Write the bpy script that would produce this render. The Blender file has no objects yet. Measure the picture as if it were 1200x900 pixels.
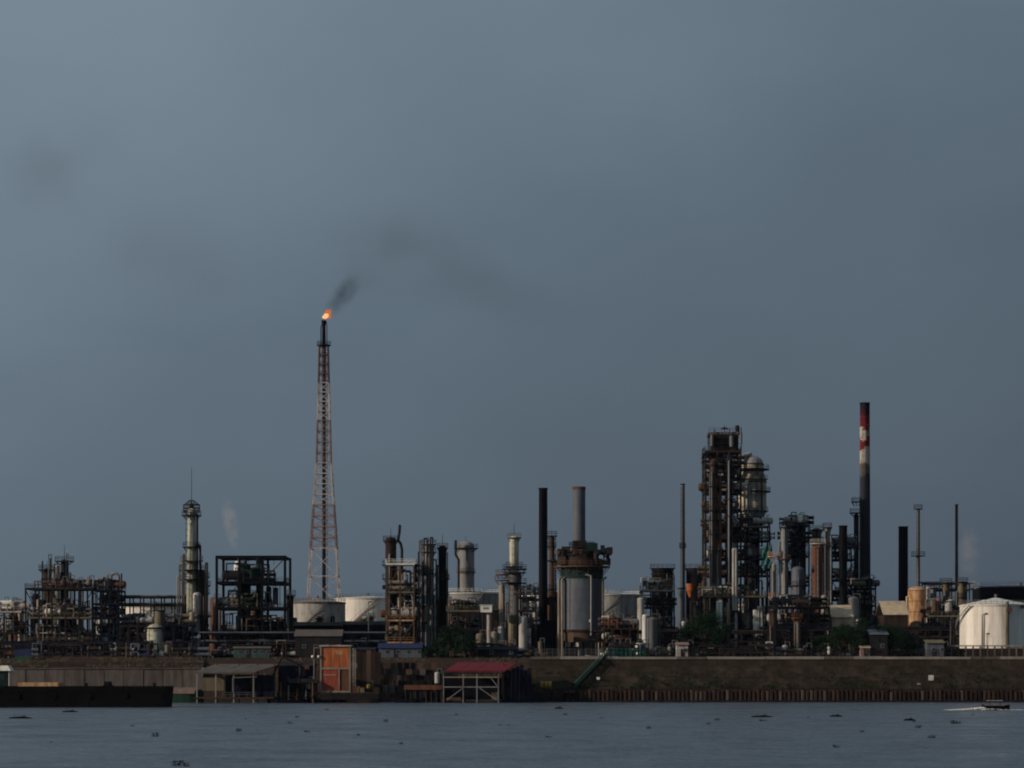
import bpy, math, random
from math import pi, sin, cos, radians, sqrt
from mathutils import Vector, Matrix, noise

random.seed(7)
SC = bpy.context.scene
COL = SC.collection

# ------------------------------------------------------------------ camera, world, sun, exposure
K, CH, YH = 3000.0, 8.0, 783.0           # focal length in photo pixels, camera height (m), horizon row
cam = bpy.data.cameras.new('camera')
cam.sensor_width = 36.0
cam.lens = 36.0 * K / 1200.0
cam.shift_y = (YH - 450.0) / 1200.0
cam.clip_start = 1.0
cam.clip_end = 30000.0
camo = bpy.data.objects.new('camera', cam)
camo.location = (0, 0, CH)
camo.rotation_euler = (radians(90), 0, 0)
COL.objects.link(camo)
SC.camera = camo

SUN_DIR = Vector((-0.90, -0.36, 0.32)).normalized()      # towards the sun
sl = bpy.data.lights.new('sun', 'SUN')
sl.energy = 3.2
sl.angle = radians(1.0)
sl.color = (1.0, 0.83, 0.66)
so = bpy.data.objects.new('sun', sl)
so.rotation_euler = (-SUN_DIR).to_track_quat('-Z', 'Y').to_euler()
so.location = (-300, 100, 300)
COL.objects.link(so)

world = bpy.data.worlds.new('World')
SC.world = world
world.use_nodes = True
wn, wl = world.node_tree.nodes, world.node_tree.links
wn.clear()
wout = wn.new('ShaderNodeOutputWorld')
bg = wn.new('ShaderNodeBackground')
bg.inputs['Strength'].default_value = 1.0
sky = wn.new('ShaderNodeTexSky')
sky.sky_type = 'NISHITA'
sky.sun_disc = False
sky.sun_elevation = math.asin(SUN_DIR.z)
sky.sun_rotation = math.atan2(SUN_DIR.x, SUN_DIR.y)
sky.dust_density = 2.0
skm = wn.new('ShaderNodeVectorMath'); skm.operation = 'SCALE'; skm.inputs['Scale'].default_value = 0.05
wl.new(sky.outputs[0], skm.inputs[0])
tc = wn.new('ShaderNodeTexCoord')
# cloud deck: brighter towards the sun's side of the sky and upwards, dark away from it
dot = wn.new('ShaderNodeVectorMath'); dot.operation = 'DOT_PRODUCT'
dot.inputs[1].default_value = Vector((-0.43, 0.0, 0.90))
wl.new(tc.outputs['Generated'], dot.inputs[0])
nz = wn.new('ShaderNodeTexNoise'); nz.inputs['Scale'].default_value = 5.5
nz.inputs['Detail'].default_value = 5.0; nz.inputs['Roughness'].default_value = 0.5
wmap = wn.new('ShaderNodeMapping'); wmap.inputs['Scale'].default_value = (1.0, 1.0, 1.7)
wl.new(tc.outputs['Generated'], wmap.inputs[0]); wl.new(wmap.outputs[0], nz.inputs['Vector'])
nm = wn.new('ShaderNodeMath'); nm.operation = 'MULTIPLY_ADD'
nm.inputs[1].default_value = 0.17; nm.inputs[2].default_value = -0.085
wl.new(nz.outputs['Fac'], nm.inputs[0])
ad = wn.new('ShaderNodeMath'); ad.operation = 'ADD'
wl.new(dot.outputs['Value'], ad.inputs[0]); wl.new(nm.outputs[0], ad.inputs[1])
mr = wn.new('ShaderNodeMapRange'); mr.inputs['From Min'].default_value = -0.25; mr.inputs['From Max'].default_value = 0.50
wl.new(ad.outputs[0], mr.inputs['Value'])
cr = wn.new('ShaderNodeValToRGB')
e = cr.color_ramp.elements
e[0].position = 0.0; e[0].color = (0.052, 0.070, 0.098, 1)
e[1].position = 1.0; e[1].color = (0.203, 0.266, 0.318, 1)
for ps, c_ in ((0.26, (0.064, 0.087, 0.119)), (0.50, (0.110, 0.152, 0.192)), (0.75, (0.188, 0.248, 0.300))):
    cr.color_ramp.elements.new(ps).color = c_+(1,)
wl.new(mr.outputs['Result'], cr.inputs['Fac'])
mx = wn.new('ShaderNodeMix'); mx.data_type = 'RGBA'
mx.inputs['Factor'].default_value = 0.96
wl.new(skm.outputs[0], mx.inputs['A']); wl.new(cr.outputs['Color'], mx.inputs['B'])
wl.new(mx.outputs['Result'], bg.inputs['Color'])
wl.new(bg.outputs[0], wout.inputs['Surface'])

SC.view_settings.view_transform = 'Standard'
SC.view_settings.look = 'None'
SC.view_settings.gamma = 1.0
SC.view_settings.exposure = 0.0
SC.view_settings.use_curve_mapping = False
SC.cycles.filter_width = 2.0
SC.cycles.max_bounces = 6
SC.cycles.volume_bounces = 0
SC.cycles.volume_step_rate = 2.0
SC.cycles.use_denoising = True

# ------------------------------------------------------------------ materials
MATS = {}
def mat(name, col, rough=0.75, metal=0.0, var=0.35, scale=0.35, dirt=None, amt=0.0, streak=0.25, bump=0.15):
    m = bpy.data.materials.new(name); m.use_nodes = True
    n, l = m.node_tree.nodes, m.node_tree.links
    p = n['Principled BSDF']
    p.inputs['Roughness'].default_value = rough
    p.inputs['Metallic'].default_value = metal
    p.inputs['Specular IOR Level'].default_value = 0.06 if max(col) < .06 else 0.25
    g = n.new('ShaderNodeNewGeometry')
    mp = n.new('ShaderNodeMapping'); mp.inputs['Scale'].default_value = (1, 1, streak)
    l.new(g.outputs['Position'], mp.inputs[0])
    a = n.new('ShaderNodeTexNoise'); a.inputs['Scale'].default_value = scale; a.inputs['Detail'].default_value = 6; a.inputs['Roughness'].default_value = .65
    l.new(mp.outputs[0], a.inputs['Vector'])
    r = n.new('ShaderNodeValToRGB'); q = r.color_ramp.elements
    q[0].position = .3; q[1].position = .7
    q[0].color = tuple(c*(1-var) for c in col)+(1,); q[1].color = tuple(min(.9, c*(1+var*.6)) for c in col)+(1,)
    l.new(a.outputs['Fac'], r.inputs['Fac'])
    out = r.outputs['Color']
    if dirt:
        b = n.new('ShaderNodeTexNoise'); b.inputs['Scale'].default_value = scale*2.7; b.inputs['Detail'].default_value = 8; b.inputs['Roughness'].default_value = .7
        mp2 = n.new('ShaderNodeMapping'); mp2.inputs['Scale'].default_value = (1, 1, streak*.7); mp2.inputs['Location'].default_value = (31, 7, 3)
        l.new(g.outputs['Position'], mp2.inputs[0]); l.new(mp2.outputs[0], b.inputs['Vector'])
        t = n.new('ShaderNodeValToRGB'); w = t.color_ramp.elements
        w[0].position = max(0.02, .62-amt*.4); w[0].color = (0, 0, 0, 1); w[1].position = min(.98, .78-amt*.3); w[1].color = (1, 1, 1, 1)
        l.new(b.outputs['Fac'], t.inputs['Fac'])
        x = n.new('ShaderNodeMix'); x.data_type = 'RGBA'; x.inputs['B'].default_value = tuple(dirt)+(1,)
        l.new(t.outputs['Color'], x.inputs['Factor']); l.new(out, x.inputs['A'])
        out = x.outputs['Result']
    l.new(out, p.inputs['Base Color'])
    if bump:
        bn = n.new('ShaderNodeBump'); bn.inputs['Strength'].default_value = bump; bn.inputs['Distance'].default_value = .1
        l.new(a.outputs['Fac'], bn.inputs['Height']); l.new(bn.outputs[0], p.inputs['Normal'])
    MATS[name] = m
    return m
RUST = (.12, .05, .025); SOOT = (.02, .02, .022)
mat('white', (.72, .70, .64), .6, dirt=(.30, .24, .18), amt=.25)
mat('tankwhite', (.74, .70, .63), .6, var=.28, scale=.3, dirt=(.42, .33, .25), amt=.26, streak=.09)
mat('offwhite', (.38, .37, .345), .7, dirt=(.16, .12, .09), amt=.35)
mat('cream', (.52, .52, .40), .65, dirt=(.25, .2, .13), amt=.25)
mat('grey', (.115, .118, .122), .6, dirt=RUST, amt=.3)
mat('galv', (.21, .215, .22), .6, metal=.0, dirt=(.12, .09, .07), amt=.3)
mat('bluegrey', (.085, .10, .125), .6, dirt=(.07, .06, .06), amt=.3)
mat('dark', (.018, .018, .021), .7, dirt=(.045, .025, .018), amt=.35)
mat('black', (.004, .0045, .007), .7, dirt=(.009, .008, .009), amt=.2)
mat('tar', (.003, .003, .003), .8, dirt=(.008, .005, .004), amt=.2)
mat('darkbrown', (.038, .026, .021), .8, dirt=(.016, .013, .013), amt=.4)
mat('brown', (.085, .052, .036), .8, dirt=(.05, .035, .03), amt=.4)
mat('rust', (.12, .050, .027), .85, dirt=(.06, .03, .02), amt=.4)
mat('rustlight', (.34, .15, .055), .85, var=.5, scale=.7, dirt=(.50, .36, .22), amt=.5)
mat('tan', (.27, .235, .19), .75, dirt=(.16, .11, .08), amt=.35)
mat('beige', (.48, .37, .25), .8, dirt=(.25, .17, .11), amt=.25)
mat('khaki', (.14, .12, .078), .8, dirt=(.07, .05, .035), amt=.4)
mat('red', (.28, .045, .035), .7, dirt=(.08, .03, .03), amt=.35)
mat('faded_red', (.22, .15, .135), .75, dirt=(.32, .25, .22), amt=.2)
mat('roofred', (.12, .008, .014), .7, dirt=(.12, .015, .025), amt=.35)
mat('orange', (.44, .11, .026), .7, var=.5, scale=.9, dirt=(.20, .07, .035), amt=.5, streak=.2)
mat('orangered', (.36, .062, .026), .7, var=.5, scale=.9, dirt=(.12, .04, .03), amt=.55, streak=.2)
mat('teal', (.015, .12, .11), .7, dirt=(.02, .08, .08), amt=.3)
mat('tealgrey', (.035, .075, .075), .7, dirt=(.03, .04, .04), amt=.4)
mat('darkgreen', (.008, .028, .024), .7, dirt=(.02, .03, .025), amt=.4)
mat('green', (.015, .06, .032), .7, dirt=(.03, .05, .03), amt=.3)
mat('blue', (.012, .024, .075), .7, dirt=(.02, .025, .05), amt=.3)
mat('navy', (.007, .009, .020), .75, dirt=(.02, .018, .022), amt=.3)
mat('yellow', (.40, .27, .04), .7, dirt=(.16, .10, .03), amt=.35)
mat('concrete', (.11, .094, .086), .9, scale=.22, dirt=(.055, .042, .036), amt=.45)
mat('palecap', (.24, .22, .195), .9, dirt=(.2, .17, .14), amt=.35)
mat('bank', (.052, .037, .029), .95, scale=.3, dirt=(.026, .022, .016), amt=.55, streak=.5, bump=.4)
mat('bankred', (.042, .025, .021), .95, scale=.2, dirt=(.032, .024, .02), amt=.5, bump=.4)
mat('pile', (.046, .029, .025), .85, scale=.5, dirt=(.05, .03, .025), amt=.45)
mat('pile_dark', (.032, .020, .018), .85, scale=.5, dirt=(.015, .011, .010), amt=.45)
mat('pile_pale', (.085, .062, .052), .85, scale=.5, dirt=(.05, .032, .026), amt=.5)
mat('wet', (.018, .016, .016), .45, dirt=(.03, .025, .02), amt=.3)
mat('timber', (.05, .038, .029), .9, dirt=(.04, .03, .024), amt=.4)
mat('roofgrey', (.095, .085, .078), .85, dirt=(.10, .075, .055), amt=.4)
mat('asphalt', (.05, .045, .04), .95)
mat('glass', (.03, .035, .04), .15, var=.1, bump=0)
mat('bark', (.06, .045, .032), .95)
mat('leaf', (.013, .026, .011), .7, var=.6, scale=.6, streak=1, bump=0)
mat('leafdark', (.012, .028, .013), .7, var=.6, scale=.6, streak=1, bump=0)
mat('hyacinth', (.009, .016, .008), .6, var=.5, scale=2, streak=1, bump=0)
mat('drift', (.012, .010, .009), .9, var=.4, scale=1.5)

def simple_water():
    m = bpy.data.materials.new('river_water'); m.use_nodes = True
    n, l = m.node_tree.nodes, m.node_tree.links
    p = n['Principled BSDF']
    p.inputs['Base Color'].default_value = (.070, .090, .116, 1)
    p.inputs['IOR'].default_value = 1.33
    p.inputs['Specular IOR Level'].default_value = .5
    g = n.new('ShaderNodeNewGeometry')
    # ruffled and calm lanes of water
    t = n.new('ShaderNodeTexNoise'); t.inputs['Scale'].default_value = .055; t.inputs['Detail'].default_value = 6; t.inputs['Roughness'].default_value = .62
    l.new(g.outputs['Position'], t.inputs['Vector'])
    r = n.new('ShaderNodeMapRange'); r.inputs['From Min'].default_value = .35; r.inputs['From Max'].default_value = .65
    r.inputs['To Min'].default_value = .17; r.inputs['To Max'].default_value = .52
    l.new(t.outputs['Fac'], r.inputs['Value']); l.new(r.outputs['Result'], p.inputs['Roughness'])
    prev = None
    for sc_, st, dist in ((1.1, .8, .30), (.22, .8, 1.0), (.06, .6, 2.0)):
        mp = n.new('ShaderNodeMapping'); mp.inputs['Rotation'].default_value = (0, 0, sc_)
        l.new(g.outputs['Position'], mp.inputs[0])
        t = n.new('ShaderNodeTexNoise'); t.inputs['Scale'].default_value = sc_; t.inputs['Detail'].default_value = 4
        l.new(mp.outputs[0], t.inputs['Vector'])
        b = n.new('ShaderNodeBump'); b.inputs['Strength'].default_value = st; b.inputs['Distance'].default_value = dist
        l.new(t.outputs['Fac'], b.inputs['Height'])
        if prev: l.new(prev.outputs[0], b.inputs['Normal'])
        prev = b
    l.new(prev.outputs[0], p.inputs['Normal'])
    MATS['water'] = m
simple_water()

def emis(name, col, s):
    m = bpy.data.materials.new(name); m.use_nodes = True
    n, l = m.node_tree.nodes, m.node_tree.links
    n.remove(n['Principled BSDF'])
    e_ = n.new('ShaderNodeEmission'); e_.inputs[0].default_value = tuple(col)+(1,); e_.inputs[1].default_value = s
    l.new(e_.outputs[0], n['Material Output'].inputs['Surface'])
    MATS[name] = m
emis('flame_core', (1.0, .50, .22), 1.15)
emis('flame_edge', (1.0, .26, .07), .55)

def smoke_mat(name, col, dens, nscale, seed, lo=.42, hi=.75):
    m = bpy.data.materials.new(name); m.use_nodes = True
    n, l = m.node_tree.nodes, m.node_tree.links
    n.remove(n['Principled BSDF'])
    v = n.new('ShaderNodeVolumePrincipled')
    v.inputs['Color'].default_value = tuple(col)+(1,)
    tcn = n.new('ShaderNodeTexCoord')
    ln = n.new('ShaderNodeVectorMath'); ln.operation = 'LENGTH'
    l.new(tcn.outputs['Object'], ln.inputs[0])
    fo = n.new('ShaderNodeMapRange'); fo.interpolation_type = 'SMOOTHSTEP'
    fo.inputs['From Min'].default_value = 1.0; fo.inputs['From Max'].default_value = .15
    l.new(ln.outputs['Value'], fo.inputs['Value'])
    g = n.new('ShaderNodeNewGeometry')
    mp = n.new('ShaderNodeMapping'); mp.inputs['Location'].default_value = (seed*13.1, seed*3.7, seed)
    l.new(g.outputs['Position'], mp.inputs[0])
    t = n.new('ShaderNodeTexNoise'); t.inputs['Scale'].default_value = nscale; t.inputs['Detail'].default_value = 3
    l.new(mp.outputs[0], t.inputs['Vector'])
    r = n.new('ShaderNodeMapRange'); r.interpolation_type = 'SMOOTHSTEP'
    r.inputs['From Min'].default_value = lo; r.inputs['From Max'].default_value = hi
    l.new(t.outputs['Fac'], r.inputs['Value'])
    a = n.new('ShaderNodeMath'); a.operation = 'MULTIPLY'
    l.new(fo.outputs['Result'], a.inputs[0]); l.new(r.outputs['Result'], a.inputs[1])
    b = n.new('ShaderNodeMath'); b.operation = 'MULTIPLY'; b.inputs[1].default_value = dens
    l.new(a.outputs[0], b.inputs[0]); l.new(b.outputs[0], v.inputs['Density'])
    l.new(v.outputs[0], n['Material Output'].inputs['Volume'])
    MATS[name] = m
    return m

# ------------------------------------------------------------------ mesh kit
def V(*a): return Vector(a)
class MB:
    def __init__(s): s.v = []; s.f = []; s.sm = []
    def add(s, vs, fs, smooth=False):
        o = len(s.v)
        s.v += [tuple(p) for p in vs]
        for f in fs:
            s.f.append(tuple(i+o for i in f)); s.sm.append(smooth)
        return s
    def box(s, x0, x1, y0, y1, z0, z1):
        s.add([(x0,y0,z0),(x1,y0,z0),(x1,y1,z0),(x0,y1,z0),(x0,y0,z1),(x1,y0,z1),(x1,y1,z1),(x0,y1,z1)],
              [(0,3,2,1),(4,5,6,7),(0,1,5,4),(1,2,6,5),(2,3,7,6),(3,0,4,7)]); return s
    def cbox(s, c, d):
        return s.box(c[0]-d[0]/2, c[0]+d[0]/2, c[1]-d[1]/2, c[1]+d[1]/2, c[2]-d[2]/2, c[2]+d[2]/2)
    def cyl(s, p, q, r0, r1=None, n=12, caps=True):
        p, q = Vector(p), Vector(q)
        if r1 is None: r1 = r0
        ax = (q-p)
        if ax.length < 1e-6: return s
        ax.normalize()
        u = ax.orthogonal().normalized(); w = ax.cross(u)
        vs = []
        for c, r in ((p, r0), (q, r1)):
            for i in range(n):
                a = 2*pi*i/n
                vs.append(c + u*(r*cos(a)) + w*(r*sin(a)))
        s.add(vs, [(i, (i+1) % n, n+(i+1) % n, n+i) for i in range(n)], True)
        if caps:
            s.add(vs[:n], [tuple(range(n-1, -1, -1))]); s.add(vs[n:], [tuple(range(n))])
        return s
    def beam(s, p, q, w, h=None):
        p, q = Vector(p), Vector(q); h = h or w
        ax = (q-p)
        if ax.length < 1e-6: return s
        ax.normalize()
        up = V(0, 0, 1) if abs(ax.z) < .95 else V(0, 1, 0)
        u = ax.cross(up).normalized()*(w/2); t = u.cross(ax).normalized()*(h/2)
        vs = [p-u-t, p+u-t, p+u+t, p-u+t, q-u-t, q+u-t, q+u+t, q-u+t]
        return s.add(vs, [(0,1,2,3),(7,6,5,4),(0,4,5,1),(1,5,6,2),(2,6,7,3),(3,7,4,0)])
    def tube(s, pts, r, n=7):
        for a, b in zip(pts[:-1], pts[1:]):
            s.cyl(a, b, r, r, n)
        for c in pts[1:-1]: s.ball(c, r*1.02, 6, 4)
        return s
    def ball(s, c, r, n=10, m=6, sz=1.0):
        c = Vector(c); vs = [c+V(0, 0, r*sz)]; 
        for j in range(1, m):
            ph = pi*j/m
            for i in range(n):
                a = 2*pi*i/n
                vs.append(c+V(r*sin(ph)*cos(a), r*sin(ph)*sin(a), r*sz*cos(ph)))
        vs.append(c-V(0, 0, r*sz)); L = len(vs)-1
        fs = [(0, 1+i, 1+(i+1) % n) for i in range(n)]
        for j in range(m-2):
            for i in range(n):
                a = 1+j*n
                fs.append((a+i, a+n+i, a+n+(i+1) % n, a+(i+1) % n))
        a = 1+(m-2)*n
        fs += [(a+i, L, a+(i+1) % n) for i in range(n)]
        return s.add(vs, fs, True)
    def dome(s, c, r, h, n=16, m=4):
        c = Vector(c); vs = []
        for j in range(m):
            ph = pi/2*j/m
            for i in range(n):
                a = 2*pi*i/n
                vs.append(c+V(r*cos(ph)*cos(a), r*cos(ph)*sin(a), h*sin(ph)))
        vs.append(c+V(0, 0, h)); T = len(vs)-1
        fs = []
        for j in range(m-1):
            for i in range(n):
                fs.append((j*n+i, j*n+(i+1) % n, (j+1)*n+(i+1) % n, (j+1)*n+i))
        fs += [((m-1)*n+i, (m-1)*n+(i+1) % n, T) for i in range(n)]
        return s.add(vs, fs, True)
    def annulus(s, c, ri, ro, t, a0=0, a1=2*pi, n=20):
        c = Vector(c); vs = []
        full = abs(a1-a0-2*pi) < 1e-6
        k = n if full else n+1
        for i in range(k):
            a = a0+(a1-a0)*i/n; d = V(cos(a), sin(a), 0)
            vs += [c+d*ri, c+d*ro, c+d*ro+V(0, 0, t), c+d*ri+V(0, 0, t)]
        fs = []
        for i in range(n):
            A = 4*i; B = 4*((i+1) % k)
            for q in range(4):
                fs.append((A+q, A+(q+1) % 4, B+(q+1) % 4, B+q))
        if not full: fs += [(0, 3, 2, 1), tuple(4*n+i for i in range(4))]
        return s.add(vs, fs)
    def crail(s, c, r, h=1.1, a0=0, a1=2*pi, n=14, w=.07):
        c = Vector(c); P = [c+V(r*cos(a0+(a1-a0)*i/n), r*sin(a0+(a1-a0)*i/n), 0) for i in range(n+1)]
        for i, p in enumerate(P):
            if i < n or abs(a1-a0-2*pi) > 1e-6: s.beam(p, p+V(0, 0, h), w)
            if i < n:
                for hh in (h, h*.55): s.beam(p+V(0, 0, hh), P[i+1]+V(0, 0, hh), w)
        return s
    def rail(s, p, q, h=1.1, step=1.6, w=.07):
        p, q = Vector(p), Vector(q); n = max(1, int((q-p).length/step))
        for i in range(n+1):
            c = p.lerp(q, i/n); s.beam(c, c+V(0, 0, h), w)
        for hh in (h, h*.55): s.beam(p+V(0, 0, hh), q+V(0, 0, hh), w)
        return s
    def ladder(s, x, y, z0, z1, w=.5, side=1):
        for dx in (-w/2, w/2): s.beam((x+dx, y, z0), (x+dx, y, z1), .08)
        z = z0+.4
        while z < z1:
            s.beam((x-w/2, y, z), (x+w/2, y, z), .05); z += .6
        z = z0+2.5
        while z < z1:
            s.annulus((x, y-.36, z), .36, .42, .06, n=8); z += 1.5
        return s
    def stair(s, p, q, w=.9, step=.3):
        p, q = Vector(p), Vector(q)
        d = V(q.x-p.x, q.y-p.y, 0); d.normalize(); u = V(-d.y, d.x, 0)*(w/2)
        for sg in (-1, 1):
            s.beam(p+u*sg, q+u*sg, .08, .25)
            s.beam(p+u*sg+V(0, 0, 1), q+u*sg+V(0, 0, 1), .06)
            for i in range(5):
                c = p.lerp(q, i/4)+u*sg; s.beam(c, c+V(0, 0, 1), .05)
        n = max(2, int(abs(q.z-p.z)/step))
        for i in range(n):
            c = p.lerp(q, (i+.5)/n); s.beam(c-u, c+u, .25, .05)
        return s
    def build(s, name, material, parent=None, kind=None, loc=None):
        me = bpy.data.meshes.new(name)
        me.from_pydata(s.v, [], s.f)
        me.polygons.foreach_set('use_smooth', s.sm)
        me.materials.append(MATS[material] if isinstance(material, str) else material)
        me.update()
        o = bpy.data.objects.new(name, me); COL.objects.link(o)
        if parent: o.parent = parent
        if kind: o['kind'] = kind
        if loc: o.location = loc
        return o

def X(px, d): return (px-600.0)*d/K
def Z(py, d): return CH+(YH-py)*d/K
G = 10.5

class Thing:
    """An Empty at a thing's base; px/py helpers give its local metres at its own distance."""
    def __init__(s, name, label, cat, px, d, z=G, group=None):
        s.d = d; s.ox = X(px, d); s.oz = z; s.label = label
        s.r = bpy.data.objects.new(name, None); COL.objects.link(s.r)
        s.r.empty_display_size = .5
        s.r.location = (s.ox, d, z); s.r['label'] = label; s.r['category'] = cat
        if group: s.r['group'] = group
    def x(s, px): return X(px, s.d)-s.ox
    def z(s, py): return Z(py, s.d)-s.oz
    def w(s, px): return px*s.d/K
    def part(s, name, mb, material, parent=None, kind=None):
        return mb.build(name, material, parent or s.r, kind)

def tag(o, label=None, cat=None, group=None, kind=None):
    if label: o['label'] = label
    if cat: o['category'] = cat
    if group: o['group'] = group
    if kind: o['kind'] = kind
    return o

def copy_tree(o, parent=None):
    c = o.copy(); COL.objects.link(c); c.parent = parent
    for ch in list(o.children): copy_tree(ch, c)
    return c

rnd = random.uniform

# ------------------------------------------------------------------ kit of refinery things
def column(name, label, cat, px, w, ytop, d, m, plats=(), mast=None, pipes=2, ladder=True, dome=True, bands=(), taper=1.0,
           railmat='dark', platmat='dark', pipemat=None, group=None, skirt=None, cap=None, zbase=G, railn=12):
    t = Thing(name, label, cat, px, d, zbase, group)
    r = t.w(w)/2; h = t.z(ytop)
    b = MB()
    b.cyl((0, 0, 0), (0, 0, h), r, r*taper, 20)
    sh = t.part('shell', b, m)
    if dome: t.part('head', MB().dome((0, 0, h), r*taper, r*.6), m)
    if cap: t.part('rim', MB().annulus((0, 0, h-.5), r*taper+.002, r*taper+.18, .55), cap)
    if skirt: t.part('skirt', MB().cyl((0, 0, 0), (0, 0, t.z(skirt[0])), r*1.06, r*1.03, 20), skirt[1])
    for by in bands:
        t.part('band', MB().annulus((0, 0, t.z(by)), r-.05, r+.10, .3), 'dark')
    for (py, ext, *rest) in plats:
        m2 = rest[0] if rest else platmat
        a0, a1 = rest[1] if len(rest) > 1 else (0, 2*pi)
        z = t.z(py); ro = r+t.w(ext)
        p = t.part('platform', MB().annulus((0, 0, z-.2), r*.9, ro, .25, a0, a1), m2)
        rl = MB().crail((0, 0, z+.05), ro-.08, 1.1, a0, a1, railn)
        t.part('railing', rl, railmat if m2 == platmat else m2, p)
        bk = MB()
        for i in range(6):
            a = a0+(a1-a0)*(i+.5)/6
            bk.beam((r*.95*cos(a), r*.95*sin(a), z-1.2), ((ro-.1)*cos(a), (ro-.1)*sin(a), z-.2), .12)
        t.part('bracket', bk, m2, p)
    for i in range(pipes):
        a = rnd(pi*1.05, pi*1.95); pr = rnd(.12, .3); rr = r+pr+.15
        x, y = rr*cos(a), rr*sin(a); z1 = h*rnd(.55, 1.0); z0 = h*rnd(0, .12)
        pb = MB().tube([(x*1.0, y, z0), (x, y, z1), (x*.5, y*.5, z1+.4)], pr)
        t.part('pipe', pb, pipemat or random.choice([m, 'grey', 'galv', 'dark']))
    if ladder:
        a = rnd(pi*1.2, pi*1.8)
        t.part('ladder', MB().ladder((r+.25)*cos(a), (r+.3)*sin(a), .3, h), railmat)
    if mast:
        mb = MB(); mb.cyl((0, 0, h), (0, 0, t.z(mast)), .10, .05, 6)
        t.part('mast', mb, 'dark')
    return t

def stack(name, label, px, w, ytop, d, m, taper=.92, bands=(), rim='dark', ladder=True, plats=(), group=None, m_top=None, can=2.8):
    t = Thing(name, label, 'chimney', px, d, G, group)
    r = t.w(w)/2; h = t.z(ytop)
    n = max(4, int(h/can))
    # welded cans, one above the other
    for i in range(n):
        z0, z1 = h*i/n, h*(i+1)/n
        q0, q1 = r*(1.04-(1.04-taper)*i/n), r*(1.04-(1.04-taper)*(i+1)/n)
        mm = m
        if m_top:
            for (ya, yb, mt) in m_top:
                if t.z(yb)-.01 <= (z0+z1)/2 <= t.z(ya)+.01: mm = mt
        t.part('stack_section', MB().cyl((0, 0, z0), (0, 0, z1-.02), q0, q1, 20, caps=False), mm)
        if i % 3 == 2: t.part('flange_ring', MB().annulus((0, 0, z1-.12), q1-.06, q1+.07, .14, n=20), mm)
    t.part('rim', MB().annulus((0, 0, h-.05), r*taper*.75, r*taper+.12, .3), rim)
    t.part('foundation', MB().cyl((0, 0, -.3), (0, 0, .8), r*1.35, r*1.3, 16), 'concrete')
    for (py, ext, *rest) in plats:
        z = t.z(py); ro = r+t.w(ext)
        a0, a1 = rest[0] if rest else (0, 2*pi)
        p = t.part('platform', MB().annulus((0, 0, z), r*.85, ro, .2, a0, a1), 'dark')
        t.part('railing', MB().crail((0, 0, z+.2), ro-.08, 1.1, a0, a1, 10), 'dark', p)
    if ladder: t.part('ladder', MB().ladder(-r*.5, -r-.25, .5, h-.5), 'dark')
    return t

def tank(label, px, w, ytop, d, m, roofm=None, roof_h=.05, rail=True, stair=True, group=None, name='storage_tank', rimm=None, courses=5, sa=1.02):
    t = Thing(name, label, 'tank', px, d, G, group)
    r = t.w(w)/2; h = t.z(ytop); n = 48
    for i in range(courses):
        z0, z1 = h*i/courses, h*(i+1)/courses
        rr = r-.012*i
        t.part('shell_course', MB().cyl((0, 0, z0), (0, 0, z1-.025), rr, rr, n, caps=False), m)
    t.part('inner_shell', MB().cyl((0, 0, 0), (0, 0, h-.05), r-.12, r-.12, n, caps=False), m)
    rf = t.part('roof', MB().cyl((0, 0, h), (0, 0, h+2*r*roof_h), r+.08, .4, n), roofm or m)
    t.part('roof_vent', MB().cyl((0, 0, h+2*r*roof_h-.1), (0, 0, h+2*r*roof_h+.9), .35, .35, 8), 'grey', rf)
    t.part('wind_girder', MB().annulus((0, 0, h-.35), r-.02, r+.22, .22, n=n), rimm or m)
    if rail: t.part('railing', MB().crail((0, 0, h), r-.02, 1.1, 0, 2*pi, 40), rimm or 'grey', rf)
    if stair:
        sb = MB(); N = 26; a0 = pi*sa; a1 = a0+min(1.9, h*1.35/r)
        for i in range(N):
            a, a2 = a0+(a1-a0)*i/N, a0+(a1-a0)*(i+1)/N
            z0, z1 = h*i/N, h*(i+1)/N
            for rr in (r+.15, r+.95):
                sb.beam((rr*cos(a), rr*sin(a), z0), (rr*cos(a2), rr*sin(a2), z1), .08, .22)
            sb.beam((r*1.0*cos(a), r*1.0*sin(a), z0), ((r+.95)*cos(a), (r+.95)*sin(a), z0), .3, .06)
            sb.beam(((r+.95)*cos(a), (r+.95)*sin(a), z0), ((r+.95)*cos(a), (r+.95)*sin(a), z0+1.1), .05)
            sb.beam(((r+.95)*cos(a), (r+.95)*sin(a), z0+1.1), ((r+.95)*cos(a2), (r+.95)*sin(a2), z1+1.1), .06)
        t.part('stairway', sb, 'galv')
    return t

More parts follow.
